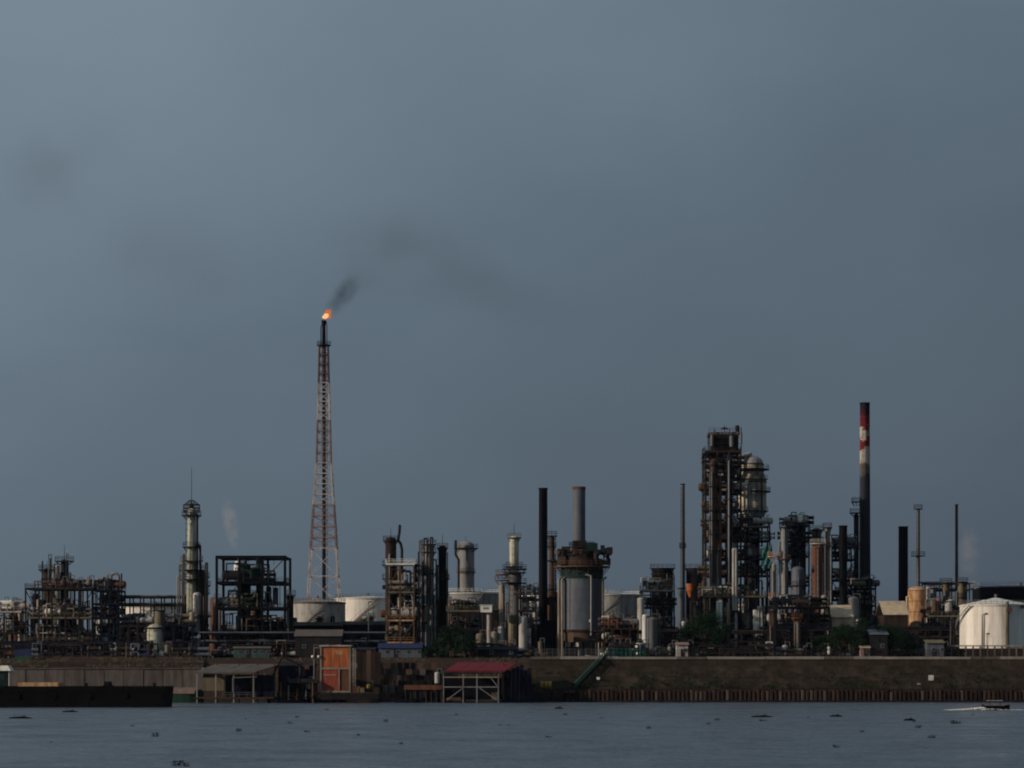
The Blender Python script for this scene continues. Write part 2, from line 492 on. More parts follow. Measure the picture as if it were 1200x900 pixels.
def frame(name, label, px0, px1, d, dep, levels, m='dark', nx=3, rails=(), deckm=None, brace=True, postw=.38, beamw=.42, group=None,
          cat='structure', edge=None, skip_top_deck=False, ny=2):
    """Open steel structure: every post, beam and deck a part. levels are photo rows from the top down."""
    pc = (px0+px1)/2
    t = Thing(name, label, cat, pc, d, G, group)
    x0, x1 = t.x(px0), t.x(px1); zs = [t.z(y) for y in levels]
    xs = [x0+(x1-x0)*i/(nx-1) for i in range(nx)]; ys = [dep*j/(ny-1) for j in range(ny)]
    for x in xs:
        for y in ys:
            t.part('post', MB().beam((x, y, -.2), (x, y, zs[0]-beamw/2), postw), m)
    for k, z in enumerate(zs):
        mm = (edge or {}).get(k, m)
        for y in ys: t.part('beam', MB().beam((x0-postw/2, y, z), (x1+postw/2, y, z), beamw*.8, beamw), mm)
        cb = MB()
        for x in xs: cb.beam((x, ys[0]+beamw*.41, z-.03), (x, ys[-1]-beamw*.41, z-.03), beamw*.6, beamw*.8)
        t.part('cross_beam', cb, m)
        if not (k == 0 and skip_top_deck):
            dk = t.part('deck', MB().box(x0+.05, x1-.05, .25, dep-.25, z+beamw*.5, z+beamw*.5+.08), deckm or m)
            if k in rails:
                rb = MB()
                rb.rail((x0, -.25, z+beamw*.5), (x1, -.25, z+beamw*.5)); rb.rail((x0, dep+.2, z+beamw*.5), (x1, dep+.2, z+beamw*.5))
                rb.rail((x0-.25, 0, z+beamw*.5), (x0-.25, dep, z+beamw*.5)); rb.rail((x1+.25, 0, z+beamw*.5), (x1+.25, dep, z+beamw*.5))
                t.part('railing', rb, mm if mm != m else 'dark', dk)
    if brace:
        zz = zs+[0]
        for k in range(len(zz)-1):
            for i in range(nx-1):
                if random.random() < .45:
                    a, b_ = ((xs[i], xs[i+1]) if random.random() < .5 else (xs[i+1], xs[i]))
                    t.part('brace', MB().beam((a, 0.02, zz[k]-.3), (b_, 0.02, zz[k+1]+.3), .2), m)
    t.zs = zs; t.x0, t.x1, t.dep = x0, x1, dep
    return t

def hdrum(label, px, d, z, L, r, m, group=None, name='horizontal_drum'):
    t = Thing(name, label, 'vessel', px, d, z, group)
    b = MB().cyl((-L/2, 0, r+.5), (L/2, 0, r+.5), r, r, 14)
    t.part('shell', b, m)
    for s in (-1, 1):
        e = MB()
        for j in range(3):
            a, b2 = j*pi/6, (j+1)*pi/6
            e.cyl((s*(L/2+r*.5*sin(a)), 0, r+.5), (s*(L/2+r*.5*sin(b2)), 0, r+.5), r*cos(a), max(.02, r*cos(b2)), 14, caps=False)
        t.part('end_cap', e, m)
        t.part('saddle', MB().box(s*L*.3-.15, s*L*.3+.15, -r*.7, r*.7, 0, .5+r*.35), 'dark')
    t.part('nozzle', MB().tube([(L*.15, 0, 2*r+.4), (L*.15, 0, 2*r+1.1), (L*.15+.8, 0, 2*r+1.1)], .12), 'grey')
    return t

def vdrum(label, px, d, z, h, r, m, group=None, name='vertical_drum', legs=True):
    t = Thing(name, label, 'vessel', px, d, z, group)
    lz = .9 if legs else 0
    t.part('shell', MB().cyl((0, 0, lz), (0, 0, h), r, r, 14), m)
    t.part('head', MB().dome((0, 0, h), r, r*.5, 14), m)
    if legs:
        for i in range(4):
            a = pi/4+i*pi/2
            t.part('leg', MB().beam((r*.85*cos(a), r*.85*sin(a), 0), (r*.85*cos(a), r*.85*sin(a), lz+.4), .18), 'dark')
    t.part('outlet_pipe', MB().tube([(0, 0, h+r*.4), (0, 0, h+r*.5+.7), (r+.4, 0, h+r*.5+.7), (r+.4, 0, .3)], .1), 'grey')
    return t

def exchanger(label, px, d, z, L, r, m, group=None):
    t = Thing('heat_exchanger', label, 'exchanger', px, d, z, group)
    for k in range(2):
        zc = r+.4+k*(2*r+.35)
        t.part('shell', MB().cyl((-L/2, 0, zc), (L/2, 0, zc), r, r, 12), m)
        for s in (-1, 1): t.part('flange', MB().cyl((s*L*.5, 0, zc), (s*(L*.5+.3), 0, zc), r*1.25, r*1.25, 12), 'grey')
    for sg in (-1, 1): t.part('saddle', MB().box(sg*L*.3-.15, sg*L*.3+.15, -r*.8, r*.8, 0, r*2+.6), 'dark')
    return t

def skid(label, px, d, z, w, h, m, group=None):
    t = Thing('pump_skid', label, 'pump', px, d, z, group)
    t.part('base', MB().box(-w/2, w/2, -.8, .8, 0, .25), 'concrete')
    t.part('motor', MB().cyl((-w*.4, 0, .8), (0, 0, .8), .45, .45, 12), m)
    t.part('casing', MB().ball((w*.2, 0, .85), .55, 10, 6), 'dark')
    t.part('pipe', MB().tube([(w*.2, 0, .9), (w*.2, 0, h), (w*.45, 0, h), (w*.45, 0, .25)], .13), 'dark')
    t.part('valve', MB().cyl((w*.2, -.3, h*.6), (w*.2, .3, h*.6), .3, .3, 10).annulus((w*.2, -.4, h*.6), .2, .28, .06), m)
    return t

def riser(label, px, d, z, h, r, m, group=None, dx=None):
    t = Thing('pipe_riser', label, 'pipe', px, d, z, group)
    dx = dx if dx is not None else random.choice([-1, 1])*rnd(.8, 2.2)
    t.part('pipe', MB().tube([(0, 0, 0), (0, 0, h), (dx, 0, h), (dx, 0, h*.45), (dx, 1.0, h*.45)], r), m)
    t.part('valve', MB().cyl((0, 0, h*.42), (0, 0, h*.42+.6), r*2.1, r*2.1, 8), 'dark')
    t.part('flange', MB().cyl((0, 0, h*.8), (0, 0, h*.8+.12), r*1.7, r*1.7, 8).cyl((0, 0, .0), (0, 0, .12), r*1.8, r*1.8, 8), m)
    return t

CNAME = {'white': 'white', 'offwhite': 'dirty white', 'grey': 'grey', 'galv': 'silvery', 'dark': 'black', 'brown': 'brown', 'rust': 'rusty',
         'green': 'green', 'darkgreen': 'dark green', 'bluegrey': 'blue grey', 'blue': 'blue', 'tan': 'tan', 'cream': 'cream', 'khaki': 'khaki', 'navy': 'dark blue',
         'darkbrown': 'dark brown', 'orange': 'orange', 'teal': 'teal', 'yellow': 'yellow', 'beige': 'beige', 'rustlight': 'orange rusty', 'black': 'sooty black'}
def fill(host, t, k, mats, n, room, lo=.1, hi=.9, kinds='hver', big=1.0):
    """Equipment standing on deck k of structure t; each piece is a thing of its own."""
    z = G+t.zs[k]+.31 if k >= 0 else G
    n = max(n, int(round(n*1.8)))
    for i in range(n):
        f = lo+(hi-lo)*(i+.5+rnd(-.25, .25))/n
        xw = t.ox+t.x0+(t.x1-t.x0)*f; dd = t.d+t.dep*rnd(.3, .7)
        px = 600+xw*K/dd
        kd = random.choice(kinds); m = random.choice(mats) if random.random() < .72 else random.choice(['tan', 'offwhite', 'rust', 'khaki', 'white', 'bluegrey', 'brown']); c = CNAME.get(m, m)
        g = 'equipment on '+host
        if kd == 'h':
            L, r = rnd(2.4, 4.4)*big, min(room*.3, rnd(.5, .95))*big
            hdrum(f"{'long' if L > 3.4*big else 'short'} {'fat' if r > .72*big else 'thin'} {c} horizontal drum on {host}", px, dd, z, L, r, m, g)
        elif kd == 'v':
            hh, r = room*rnd(.55, .9), rnd(.45, .9)*big
            vdrum(f"{'tall' if hh > room*.72 else 'low'} {'fat' if r > .67*big else 'thin'} {c} upright drum on {host}", px, dd, z, hh, r, m, g)
        elif kd == 'e':
            L = rnd(2.5, 4.0)*big
            exchanger(f"{'long' if L > 3.2*big else 'short'} {c} stacked exchanger on {host}", px, dd, z, L, min(room*.17, rnd(.35, .5)), m, g)
        elif kd == 's':
            hh = room*rnd(.4, .7)
            skid(f"{c} pump with {'tall' if hh > room*.55 else 'short'} piping on {host}", px, dd, z, rnd(2, 3), hh, m, g)
        else:
            hh, r = room*rnd(.6, .98), rnd(.1, .22)
            riser(f"{'tall' if hh > room*.8 else 'short'} {'thick' if r > .16 else 'thin'} {c} pipe riser on {host}", px, dd, z, hh, r, m, g)
    if k >= 0 or True: lace(host, t, z, room, mats, max(3, int(n*.6)))

PIPES = [0, MB()]
def lace(host, t, z, room, mats, n):
    """Pipe runs threaded along a deck at different heights, with drops at both ends."""
    W = t.x1-t.x0
    if W < 2 or t.dep < 1: return
    for i in range(n):
        a = t.x0+W*rnd(.02, .45); b = a+W*rnd(.25, .55); b = min(b, t.x0+W*.98)
        y = t.dep*rnd(.05, .95); h = room*rnd(.25, .92); r = rnd(.09, .24); m = random.choice(mats) if random.random() < .75 else random.choice(['tan', 'offwhite', 'rust', 'khaki', 'galv', 'brown'])
        if host.startswith('the yard'): m = random.choice(['dark', 'navy', 'darkbrown', 'bluegrey', 'black'])
        b = min(b, a+rnd(4, 9)); l = (b-a)/2
        PIPES[0] += 1
        if PIPES[0] > 280:
            c = V(t.ox+(a+b)/2, t.d+y, z)
            PIPES[1].tube([c+V(-l, 0, 0), c+V(-l, 0, h), c+V(l, 0, h), c+V(l, 0, 0)], r, 6); continue
        q = bpy.data.objects.new('pipe_loop', None); COL.objects.link(q)
        q.location = (t.ox+(a+b)/2, t.d+y, z)
        q['label'] = f"{'thick' if r > .16 else 'thin'} {CNAME.get(m, m)} pipe running {'high' if h > room*.58 else 'low'} across {host}"
        q['category'] = 'pipe'; q['group'] = 'pipe runs across '+host
        MB().tube([(-l, 0, 0), (-l, 0, h), (l, 0, h), (l, 0, 0)], r).build('pipe', m, q)
        MB().cyl((l*.2, 0, h), (l*.2+.35, 0, h), r*1.9, r*1.9, 8).build('valve', 'dark', q)
        MB().cyl((-l, 0, h*.5), (-l, 0, h*.5+.15), r*1.7, r*1.7, 8).build('flange', m, q)

def pipe_rack(label, px0, px1, d, levels, dep=5.0, m='dark', nbent=6, pipes=5, pmats=('grey', 'galv', 'offwhite', 'dark', 'brown'), host='', group=None, rail=False):
    t = Thing('pipe_rack', label, 'pipe rack', (px0+px1)/2, d, G, group)
    x0, x1 = t.x(px0), t.x(px1); zs = [t.z(y) for y in levels]
    for i in range(nbent):
        x = x0+(x1-x0)*i/(nbent-1)
        for y in (0, dep): t.part('post', MB().beam((x, y, -.2), (x, y, zs[0]+.1), .32), m)
        for z in zs: t.part('cross_beam', MB().beam((x, -.1, z), (x, dep+.1, z), .24, .34), m)
    for z in zs:
        for y in (-.22, dep+.22): t.part('beam', MB().beam((x0, y, z), (x1, y, z), .2, .36), m)
    if rail: t.part('railing', MB().rail((x0, -.3, zs[0]+.2), (x1, -.3, zs[0]+.2)), m)
    for zi, z in enumerate(zs):
        for j in range(pipes):
            r = rnd(.12, .34); y = dep*(j+.5)/pipes
            a, b = x0-rnd(.3, 2), x1+rnd(.3, 2)
            pm = random.choice(pmats)
            q = Thing('pipe_run', f'{CNAME.get(pm, pm)} pipe running along {host}', 'pipe', (px0+px1)/2, d, G+z+.18, 'pipes on '+host)
            q.part('pipe', MB().cyl((a, y, r), (b, y, r), r, r, 10), pm)
            fl = MB()
            for u in (0.2, .5, .8):
                xx = a+(b-a)*u; fl.cyl((xx, y, r), (xx+.14, y, r), r*1.5, r*1.5, 10)
            q.part('flange', fl, pm)
    t.zs, t.x0, t.x1, t.dep = zs, x0, x1, dep
    return t

# ------------------------------------------------------------------ the setting
def sheet(name, pts, m, kind='structure'):
    b = MB(); b.add(pts, [tuple(range(len(pts)))])
    return b.build(name, m, None, kind)
sheet('river', [(-4000, -600, 0), (4000, -600, 0), (4000, 640, 0), (-4000, 640, 0)], 'water')
sheet('ground', [(-6000, 613.5, G), (6000, 613.5, G), (6000, 9000, G), (-6000, 9000, G)], 'asphalt')
def profile(name, x0, x1, prof, m, nx=60, rough=.12, seed=0):
    b = MB(); vs = []; n = len(prof)
    for i in range(nx+1):
        x = x0+(x1-x0)*i/nx
        for j, (y, z) in enumerate(prof):
            k = rough*noise.noise(V(x*.21+seed, y*.9, z*.4)) if 0 < j < n-1 else 0
            vs.append((x, y+k, z+k))
    fs = [(i*n+j, (i+1)*n+j, (i+1)*n+j+1, i*n+j+1) for i in range(nx) for j in range(n-1)]
    b.add(vs, fs); return b.build(name, m, None, 'structure')
XS = X(622, 605)
profile('river_bank', XS, 420, [(600.9, -3), (600.9, 2.6), (601.6, 2.9), (604.5, 4.9), (607.5, 7.0), (609.6, 8.4), (610.4, 8.6), (610.5, 9.9), (613.6, 10.1), (613.7, G+.0)], 'bank', 160, .14, 2)
XL = X(236, 605)
profile('earth_slope', -420, XL, [(604.6, -3), (604.7, 7.7), (607, 8.4), (610, 9.3), (613.6, G)], 'bankred', 120, .35, 5)
profile('earth_slope', XL, XS, [(602.0, -3), (602.4, .6), (604.5, 3.4), (607.5, 6.4), (610.5, 9.0), (613.6, G)], 'bankred', 60, .5, 9)

rs = random.Random(31)
bankobj = bpy.data.objects['river_bank']
for c_, nm_ in (((.050, .034, .026), 'slab_a'), ((.044, .031, .025), 'slab_b'), ((.047, .036, .027), 'slab_c')):
    mat(nm_, c_, .95, scale=.15, var=.6, dirt=(.016, .014, .009), amt=.62, streak=.6, bump=.6)
for row, (y0, z0, y1, z1) in enumerate(((601.7, 3.05, 605.4, 5.62), (605.5, 5.69, 609.5, 8.42))):
    for i in range(42):
        w_ = 3.2; x = XS+.2+i*w_+row*1.1
        a_, b_ = x+.02, x+w_-.02; e0, e1 = rs.uniform(.10, .17), rs.uniform(.10, .17)
        q = [(a_, y0, z0), (b_, y0, z0), (b_, y1, z1), (a_, y1, z1)]
        up = (0, -.55, .83)
        top = [(p_[0], p_[1]+up[1]*e_, p_[2]+up[2]*e_) for p_, e_ in zip(q, (e0, e1, e1, e0))]
        MB().add([(p_[0], p_[1]+.2, p_[2]-.3) for p_ in q]+top, [(4, 5, 6, 7), (0, 1, 5, 4), (1, 2, 6, 5), (2, 3, 7, 6), (3, 0, 4, 7)]).build('slope_slab', rs.choice(['slab_a', 'slab_a', 'slab_b', 'slab_c']), bankobj)
# embankment cap, sheet piles, fender, panels
t = Thing('embankment_cap', 'pale concrete capping beam along the top of the embankment', 'kerb', 900, 611)
for i in range(24):
    x0 = XS-t.ox+i*7.0
    dz = rnd(-.10, .06); t.part('cap_block', MB().box(x0, x0+6.94, -.4+rnd(-.08, .08), .7, -.35, .30+dz), 'palecap' if i % 5 else 'concrete')
t = Thing('sheet_pile_wall', 'rusty brown sheet pile wall at the foot of the embankment', 'wall', 900, 600, 0)
pm = MB(); a = [(0, .5), (.20, 0), (.62, 0), (.82, .5), (1.03, .5)]
vs = [(x, y, z) for z in (-2, 2.75) for (x, y) in a]
pm.add(vs, [(i, i+1, i+6, i+5) for i in range(4)])
vs = [(x, y, 2.75) for (x, y) in a]+[(1.03, .9, 2.75), (0, .9, 2.75)]
pm.add(vs, [(0, 1, 2, 3, 4, 5, 6)])
first = None
for i in range(128):
    x = XS-t.ox+3+i*1.04
    if first is None: first = [t.part('sheet_pile', pm, mm_) for mm_ in ('pile', 'pile_dark', 'pile_pale')]
    if i < 3: o = first[i]
    else: o = random.choice([first[0], first[0], first[1], first[1], first[2]]).copy(); COL.objects.link(o); o.parent = t.r
    o.location = (x+rnd(-.04, .04), .12*random.random(), rnd(-.35, .12)); o.rotation_euler = (rnd(-.02, .02), rnd(-.025, .025), rnd(-.06, .06))
t.part('waling_beam', MB().box(XS-t.ox+3, 140, .55, .88, 2.5, 3.05), 'darkbrown')
fb = MB()
for i in range(34):
    fb.box(XS-t.ox+3+i*4, XS-t.ox+6.9+i*4, -.35, -.02, -1.2, .42+.12*random.random())
t.part('fender_timber', fb, 'wet', kind='stuff')
t = Thing('signboard', 'small white square sign standing on the stone slope', 'sign', 1091, 604.5, 4.9)
t.part('post', MB().beam((0, 0, -.3), (0, 0, 1.2), .12), 'grey'); t.part('panel', MB().box(-.62, .62, -.12, -.06, .2, 1.45), 'white')
t = Thing('marker_plate', 'little white marker plate at the foot of the stone slope', 'sign', 1077, 603, 3.9)
t.part('post', MB().beam((0, 0, -.3), (0, 0, .6), .1), 'grey'); t.part('panel', MB().box(-.45, .45, -.12, -.06, .2, .6), 'offwhite')
t = Thing('mooring_light', 'small white lamp box on the slope below the green gangway', 'lamp', 701, 604, 4.6)
t.part('post', MB().beam((0, 0, -.6), (0, 0, 1.0), .12), 'grey'); t.part('lamp_head', MB().box(-.35, .35, -.3, .3, .7, 1.3), 'white')

t = Thing('retaining_wall', 'long grey concrete retaining wall behind the black barge', 'wall', 120, 604, 0)
x0 = X(-40, 604)-t.ox; x1 = X(236, 604)-t.ox; n = 12
for i in range(n):
    a, b = x0+(x1-x0)*i/n, x0+(x1-x0)*(i+1)/n
    t.part('wall_panel', MB().box(a+.05, b-.05, -.04*(i % 3), .55, -2, 7.75+.05*(i % 2)), 'concrete')
    t.part('pilaster', MB().box(b-.12, b+.12, -.12, .4, -2, 7.6), 'concrete')
t.part('coping', MB().box(x0, x1, -.3, .7, 7.82, 8.05), 'concrete')

def fence(label, px0, px1, d, z, h, m, nb, mesh=True, group=None):
    t = Thing('fence', label, 'fence', (px0+px1)/2, d, z, group)
    x0, x1 = t.x(px0), t.x(px1)
    for i in range(nb+1):
        x = x0+(x1-x0)*i/nb; t.part('post', MB().beam((x, 0, -.5), (x, 0, h+rnd(-.15, .2)), .13), m)
    for zz in (h*.15, h*.55, h*.95): t.part('rail', MB().beam((x0, -.08, zz), (x1, -.08, zz), .06), m)
    if mesh:
        b = MB(); k = int((x1-x0)/.35)
        for i in range(k):
            x = x0+(x1-x0)*i/k; b.beam((x, -.12, .05), (x, -.12, h*.95), .04)
        t.part('infill_bar', b, m, kind='stuff')
    return t
fence('rusty brown bar fence above the grey retaining wall', 30, 232, 607.5, 8.5, 2.6, 'brown', 26)
fence('grey bar fence along the embankment beside the tall heater vessel', 628, 706, 612.4, G, 2.2, 'grey', 12)
fence('teal green bar fence beside the gangway head', 712, 756, 612.4, G, 2.3, 'teal', 8)
fence('dark bar fence along the embankment in front of the tower cluster', 760, 1108, 612.6, G, 1.9, 'dark', 44)
t = Thing('compound_wall', 'low panelled wall in front of the big white tank', 'wall', 1180, 620, G)
for i in range(20):
    x = t.x(1115)+i*1.75
    t.part('wall_post', MB().box(x-.18, x+.18, -.12, .22, -.2, 2.75), 'concrete')
    t.part('wall_panel', MB().box(x+.2, x+1.55, -.04, .1, -.1, 2.3), 'darkbrown')
t.part('coping', MB().box(t.x(1115)-.5, t.x(1115)+35, -.2, .3, 2.77, 3.05), 'palecap')

# ------------------------------------------------------------------ river side: barge, boats, jetties
t = Thing('barge', 'long low black steel barge moored before the retaining wall', 'barge', 90, 522, 0)
xa, xb = t.x(-160), t.x(195); hz = 4.3
b = MB()
vs = [(xa+3, 0, -.8), (xa, 0, hz-.6), (xb, 0, hz-.6), (xb-.4, 0, -.8), (xa+3, 11, -.8), (xa, 11, hz-.6), (xb, 11, hz-.6), (xb-.4, 11, -.8)]
b.add(vs, [(0, 3, 2, 1), (4, 5, 6, 7), (0, 1, 5, 4), (3, 7, 6, 2), (1, 2, 6, 5), (0, 4, 7, 3)])
t.part('hull', b, 'tar')
t.part('bulwark', MB().box(xa, xb, -.06, .14, hz-.6, hz).box(xa, xb, 10.86, 11.06, hz-.6, hz).box(xb-.2, xb+.04, .15, 10.85, hz-.6, hz), 'tar')
for px in (20, 62, 104, 146, 188):
    t.part('tyre_fender', MB().annulus((0, 0, 0), .25, .62, .25, n=12), 'black').matrix_basis = Matrix.Translation((t.x(px), -.05, 2.3)) @ Matrix.Rotation(pi/2, 4, 'X')
t.part('rubbing_strake', MB().box(xa+1, xb, -.18, -.01, hz-1.2, hz-.95), 'tar')
t.part('hatch_coaming', MB().box(t.x(18), t.x(66), 2.5, 8.5, hz-.6, hz+.75), 'rustlight')
t.part('hatch_cover', MB().box(t.x(66)+.05, t.x(196), 2.5, 8.5, hz-.6, hz-.25), 'tar')
for px in (100, 126, 128, 180):
    t.part('bollard', MB().cyl((t.x(px), 1, hz-.6), (t.x(px), 1, hz+.55), .28, .28, 8).cyl((t.x(px), 1, hz+.5), (t.x(px), 1, hz+.65), .4, .4, 8), 'black')
t.part('winch', MB().box(t.x(119), t.x(131), 1.4, 2.4, hz-.6, hz+.2).cyl((t.x(121), 1.9, hz+.4), (t.x(129), 1.9, hz+.4), .6, .6, 10), 'black')
t.part('deck_pipe', MB().tube([(t.x(60), .8, hz-.6), (t.x(60), .8, hz+.1), (t.x(63), .8, hz+.1)], .12), 'yellow')

t = Thing('tugboat', 'small dark tugboat with a white roofed wheelhouse beyond the barge', 'boat', -8, 541, 0)
b = MB(); st = [(-7, .4, 1.6), (-5, 1.8, 1.3), (0, 2.1, 1.2), (3.2, 2.0, 1.4), (4.2, 1.5, 1.6)]
vs = []
for (x, w, z) in st: vs += [(x, -w, z), (x, -w*.7, -.7), (x, w*.7, -.7), (x, w, z)]
fs = []
for i in range(4):
    A, B = 4*i, 4*i+4
    fs += [(A, B, B+1, A+1), (A+1, B+1, B+2, A+2), (A+2, B+2, B+3, A+3), (A+3, B+3, B, A)]
b.add(vs, fs+[(0, 1, 2, 3), (19, 18, 17, 16)]); t.part('hull', b, 'navy')
zr = t.z(786)
hs = t.part('wheelhouse', MB().box(-4.2, 3.2, -1.5, 1.5, 1.2, zr), 'darkgreen')
for i in range(5): t.part('window', MB().box(-3.9+i*1.42, -2.9+i*1.42, -1.56, -1.5, zr-1.9, zr-.7), 'glass', hs)
t.part('post', MB().beam((3.6, -1.4, 1.2), (3.6, -1.4, zr), .12).beam((3.6, 1.4, 1.2), (3.6, 1.4, zr), .12), 'white')
t.part('roof', MB().add([(-5.5, -2, zr), (4.1, -2, zr), (4.1, 2, zr), (-5.5, 2, zr), (-5.3, -1.7, zr+1.0), (3.4, -1.7, zr+1.1), (3.4, 1.7, zr+1.1), (-5.3, 1.7, zr+1.0)],
      [(0, 3, 2, 1), (4, 5, 6, 7), (0, 1, 5, 4), (1, 2, 6, 5), (2, 3, 7, 6), (3, 0, 4, 7)]), 'white')

def boat_hull(L, w, h, bow=.35, n=8):
    b = MB(); vs = []
    for i in range(n+1):
        u = i/n; x = -L/2+L*u
        k = 1.0 if u < 1-bow else max(.04, 1-((u-(1-bow))/bow)**2)
        z = h*(1+.45*max(0, (u-.6)/.4)**2)
        vs += [(x, -w/2*k, z), (x, -w*.33*k, -.25), (x, w*.33*k, -.25), (x, w/2*k, z)]
    fs = []
    for i in range(n):
        A, B = 4*i, 4*i+4
        fs += [(A, B, B+1, A+1), (A+1, B+1, B+2, A+2), (A+2, B+2, B+3, A+3)]
    b.add(vs, fs+[(0, 1, 2, 3)]); return b
t = Thing('wooden_boat', 'green hulled wooden boat with a faded red top strake beside the barge end', 'boat', 206, 594, 0)
t.part('hull', boat_hull(13, 3.4, 2.3), 'green')
t.part('top_strake', MB().box(-6.4, 4.6, -1.82, -1.6, 2.1, 3.4).box(-6.4, 4.6, 1.5, 1.7, 2.1, 3.4), 'faded_red')
t.part('deck', MB().box(-6.4, 3.5, -1.5, 1.5, 2.0, 2.1), 'timber')
t.part('cabin', MB().box(-5.5, -1, -1.2, 1.2, 2.1, 3.8), 'faded_red')
t.part('gunwale', MB().box(-6.5, 4.7, -1.9, -1.75, 3.35, 3.5), 'tan')

# canopy jetty beside the retaining wall
def canopy_roof(t, pts_front, pts_back, m, nsheet, th=.12):
    """Roof of separate sheets between a front eave and a back ridge, both given as two local points."""
    f0, f1 = map(Vector, pts_front); b0, b1 = map(Vector, pts_back)
    for i in range(nsheet):
        u, v = i/nsheet, (i+1)/nsheet-.004
        up = V(0, 0, th+.03*(i % 2))
        q = [f0.lerp(f1, u), f0.lerp(f1, v), b0.lerp(b1, v), b0.lerp(b1, u)]
        t.part('roof_sheet', MB().add([p for p in q]+[p+up for p in q], [(3, 2, 1, 0), (4, 5, 6, 7), (0, 1, 5, 4), (1, 2, 6, 5), (2, 3, 7, 6), (3, 0, 4, 7)]), m)
t = Thing('jetty_shelter', 'grey sloped roof shelter on pale posts over the jetty', 'shelter', 276, 588, 0)
z0, z1 = t.z(788), t.z(779.5)
canopy_roof(t, [(t.x(229), -2.5, z0), (t.x(300), -2.5, z0)], [(t.x(249), 5, z1+.15), (t.x(326), 5, z1+.15)], 'roofgrey', 9)
t.part('fascia', MB().beam((t.x(229), -2.6, z0-.1), (t.x(300), -2.6, z0-.1), .1, .3), 'roofgrey')
for px in (232, 254, 275, 298): t.part('post', MB().beam((t.x(px), -2, -1), (t.x(px), -2, z0+.1), .28), 'palecap')
for px in (252, 278, 300, 320): t.part('post', MB().beam((t.x(px), 4, -1), (t.x(px), 4, z1+.3), .24), 'timber')
t.part('deck', MB().box(t.x(228), t.x(322), -2.3, 5, 1.0, 1.35), 'timber')
t.part('screen_wall', MB().box(t.x(236), t.x(262), 1.0, 1.15, z0-4.2, z0-1.2), 'khaki')
t.part('screen_wall', MB().box(t.x(263), t.x(320), 2.0, 2.2, 1.35, z0-.6), 'navy')
t.part('walkway_rail', MB().rail((t.x(262), -2.2, 1.35), (t.x(300), -2.2, 1.35), 1.1), 'grey')
t.part('gangplank', MB().beam((t.x(274), -2.3, z0-1.2), (t.x(302), -2.0, z0-1.0), .5, .15).beam((t.x(274), -2.3, z0-1.2), (t.x(274), -2.3, z0-4.5), .18), 'palecap')

t = Thing('timber_jetty', 'dark timber jetty platform on piles under the orange pump house', 'jetty', 365, 596, 0)
for i, px in enumerate(range(318, 446, 9)):
    for y in (-4.5, 0, 4.5): t.part('pile', MB().cyl((t.x(px), y, -3), (t.x(px), y, 2.1), .28, .24, 8), 'wet')
for i, px in enumerate(range(314, 446, 6)):
    t.part('plank_bay', MB().box(t.x(px), t.x(px+6)-.06, -5.2, 5.2, 2.1, 2.4), 'timber')
t.part('fender_beam', MB().box(t.x(314), t.x(446), -5.5, -5.25, .7, 2.0), 'wet')
def shed(label, px0, px1, d, z, ytop, dep, wm, rm, group=None, ridge=.9, doors=1, wins=2, name='shed'):
    t = Thing(name, label, 'building', (px0+px1)/2, d, z, group)
    x0, x1, h = t.x(px0), t.x(px1), t.z(ytop)-ridge
    w = t.part('wall', MB().box(x0, x1, 0, dep, -.1, h), wm)
    n = max(2, int((x1-x0)/1.6))
    for k in range(n):
        a, b = x0-.3+(x1-x0+.6)*k/n, x0-.3+(x1-x0+.6)*(k+1)/n-.02
        t.part('roof_sheet', MB().add([(a, -.4, h), (b, -.4, h), (b, dep/2, h+ridge), (a, dep/2, h+ridge), (a, dep+.4, h), (b, dep+.4, h),
              (a, -.4, h+.12), (b, -.4, h+.12), (b, dep/2, h+ridge+.12), (a, dep/2, h+ridge+.12), (a, dep+.4, h+.12), (b, dep+.4, h+.12)],
              [(0, 3, 2, 1), (3, 4, 5, 2), (6, 7, 8, 9), (9, 8, 11, 10), (0, 1, 7, 6), (4, 10, 11, 5), (0, 6, 9, 3), (3, 9, 10, 4), (1, 2, 8, 7), (2, 5, 11, 8)]), rm)
    for k in range(doors):
        xx = x0+(x1-x0)*(k+.35)/max(1, doors); t.part('door', MB().box(xx, xx+1.0, -.05, -.01, 0, 2.1), 'dark', w)
    for k in range(wins):
        xx = x0+(x1-x0)*(k+.6)/max(1, wins)
        f = t.part('window', MB().box(xx, xx+.9, -.07, -.01, h*.45, h*.45+.9), 'galv', w)
        t.part('pane', MB().box(xx+.08, xx+.82, -.09, -.072, h*.45+.08, h*.45+.82), 'glass', w)
    return t
shed('dark blue tin shed between the grey roofed shelter and the orange pump house', 326, 368, 594, 2.4, 776, 5, 'navy', 'dark', wins=3)
shed('low black tin shed beside the orange pump house on the jetty', 340, 371, 590.9, 2.4, 796, 2.5, 'black', 'dark', wins=1)

t = Thing('pump_house', 'orange panelled two storey pump house in a pale steel frame', 'building', 392, 592, 2.4)
x0, x1 = t.x(376), t.x(410); zt, zm = t.z(757.5), t.z(783)
for px in (376, 410):
    for y in (0, 5): t.part('post', MB().beam((t.x(px), y, 0), (t.x(px), y, zt), .3), 'tan')
t.part('roof', MB().box(x0-.4, x1+.4, -.4, 5.4, zt, zt+.3), 'offwhite')
for z in (zm, .25):
    t.part('beam', MB().box(x0+.16, x1-.16, -.1, .16, z-.25, z+.12), 'tan')
n = 3
for i in range(n):
    a, b = x0+.2+(x1-x0-.4)*i/n, x0+.2+(x1-x0-.4)*(i+1)/n
    t.part('upper_panel', MB().box(a+.04, b-.04, .05-.02*(i % 2), .2, zm+.15, zt-.1), 'orange')
t.part('side_panel', MB().box(x0-.02, x0+.1, .4, 4.6, .2, zt-.1), 'orange')
xm = t.x(397.5)
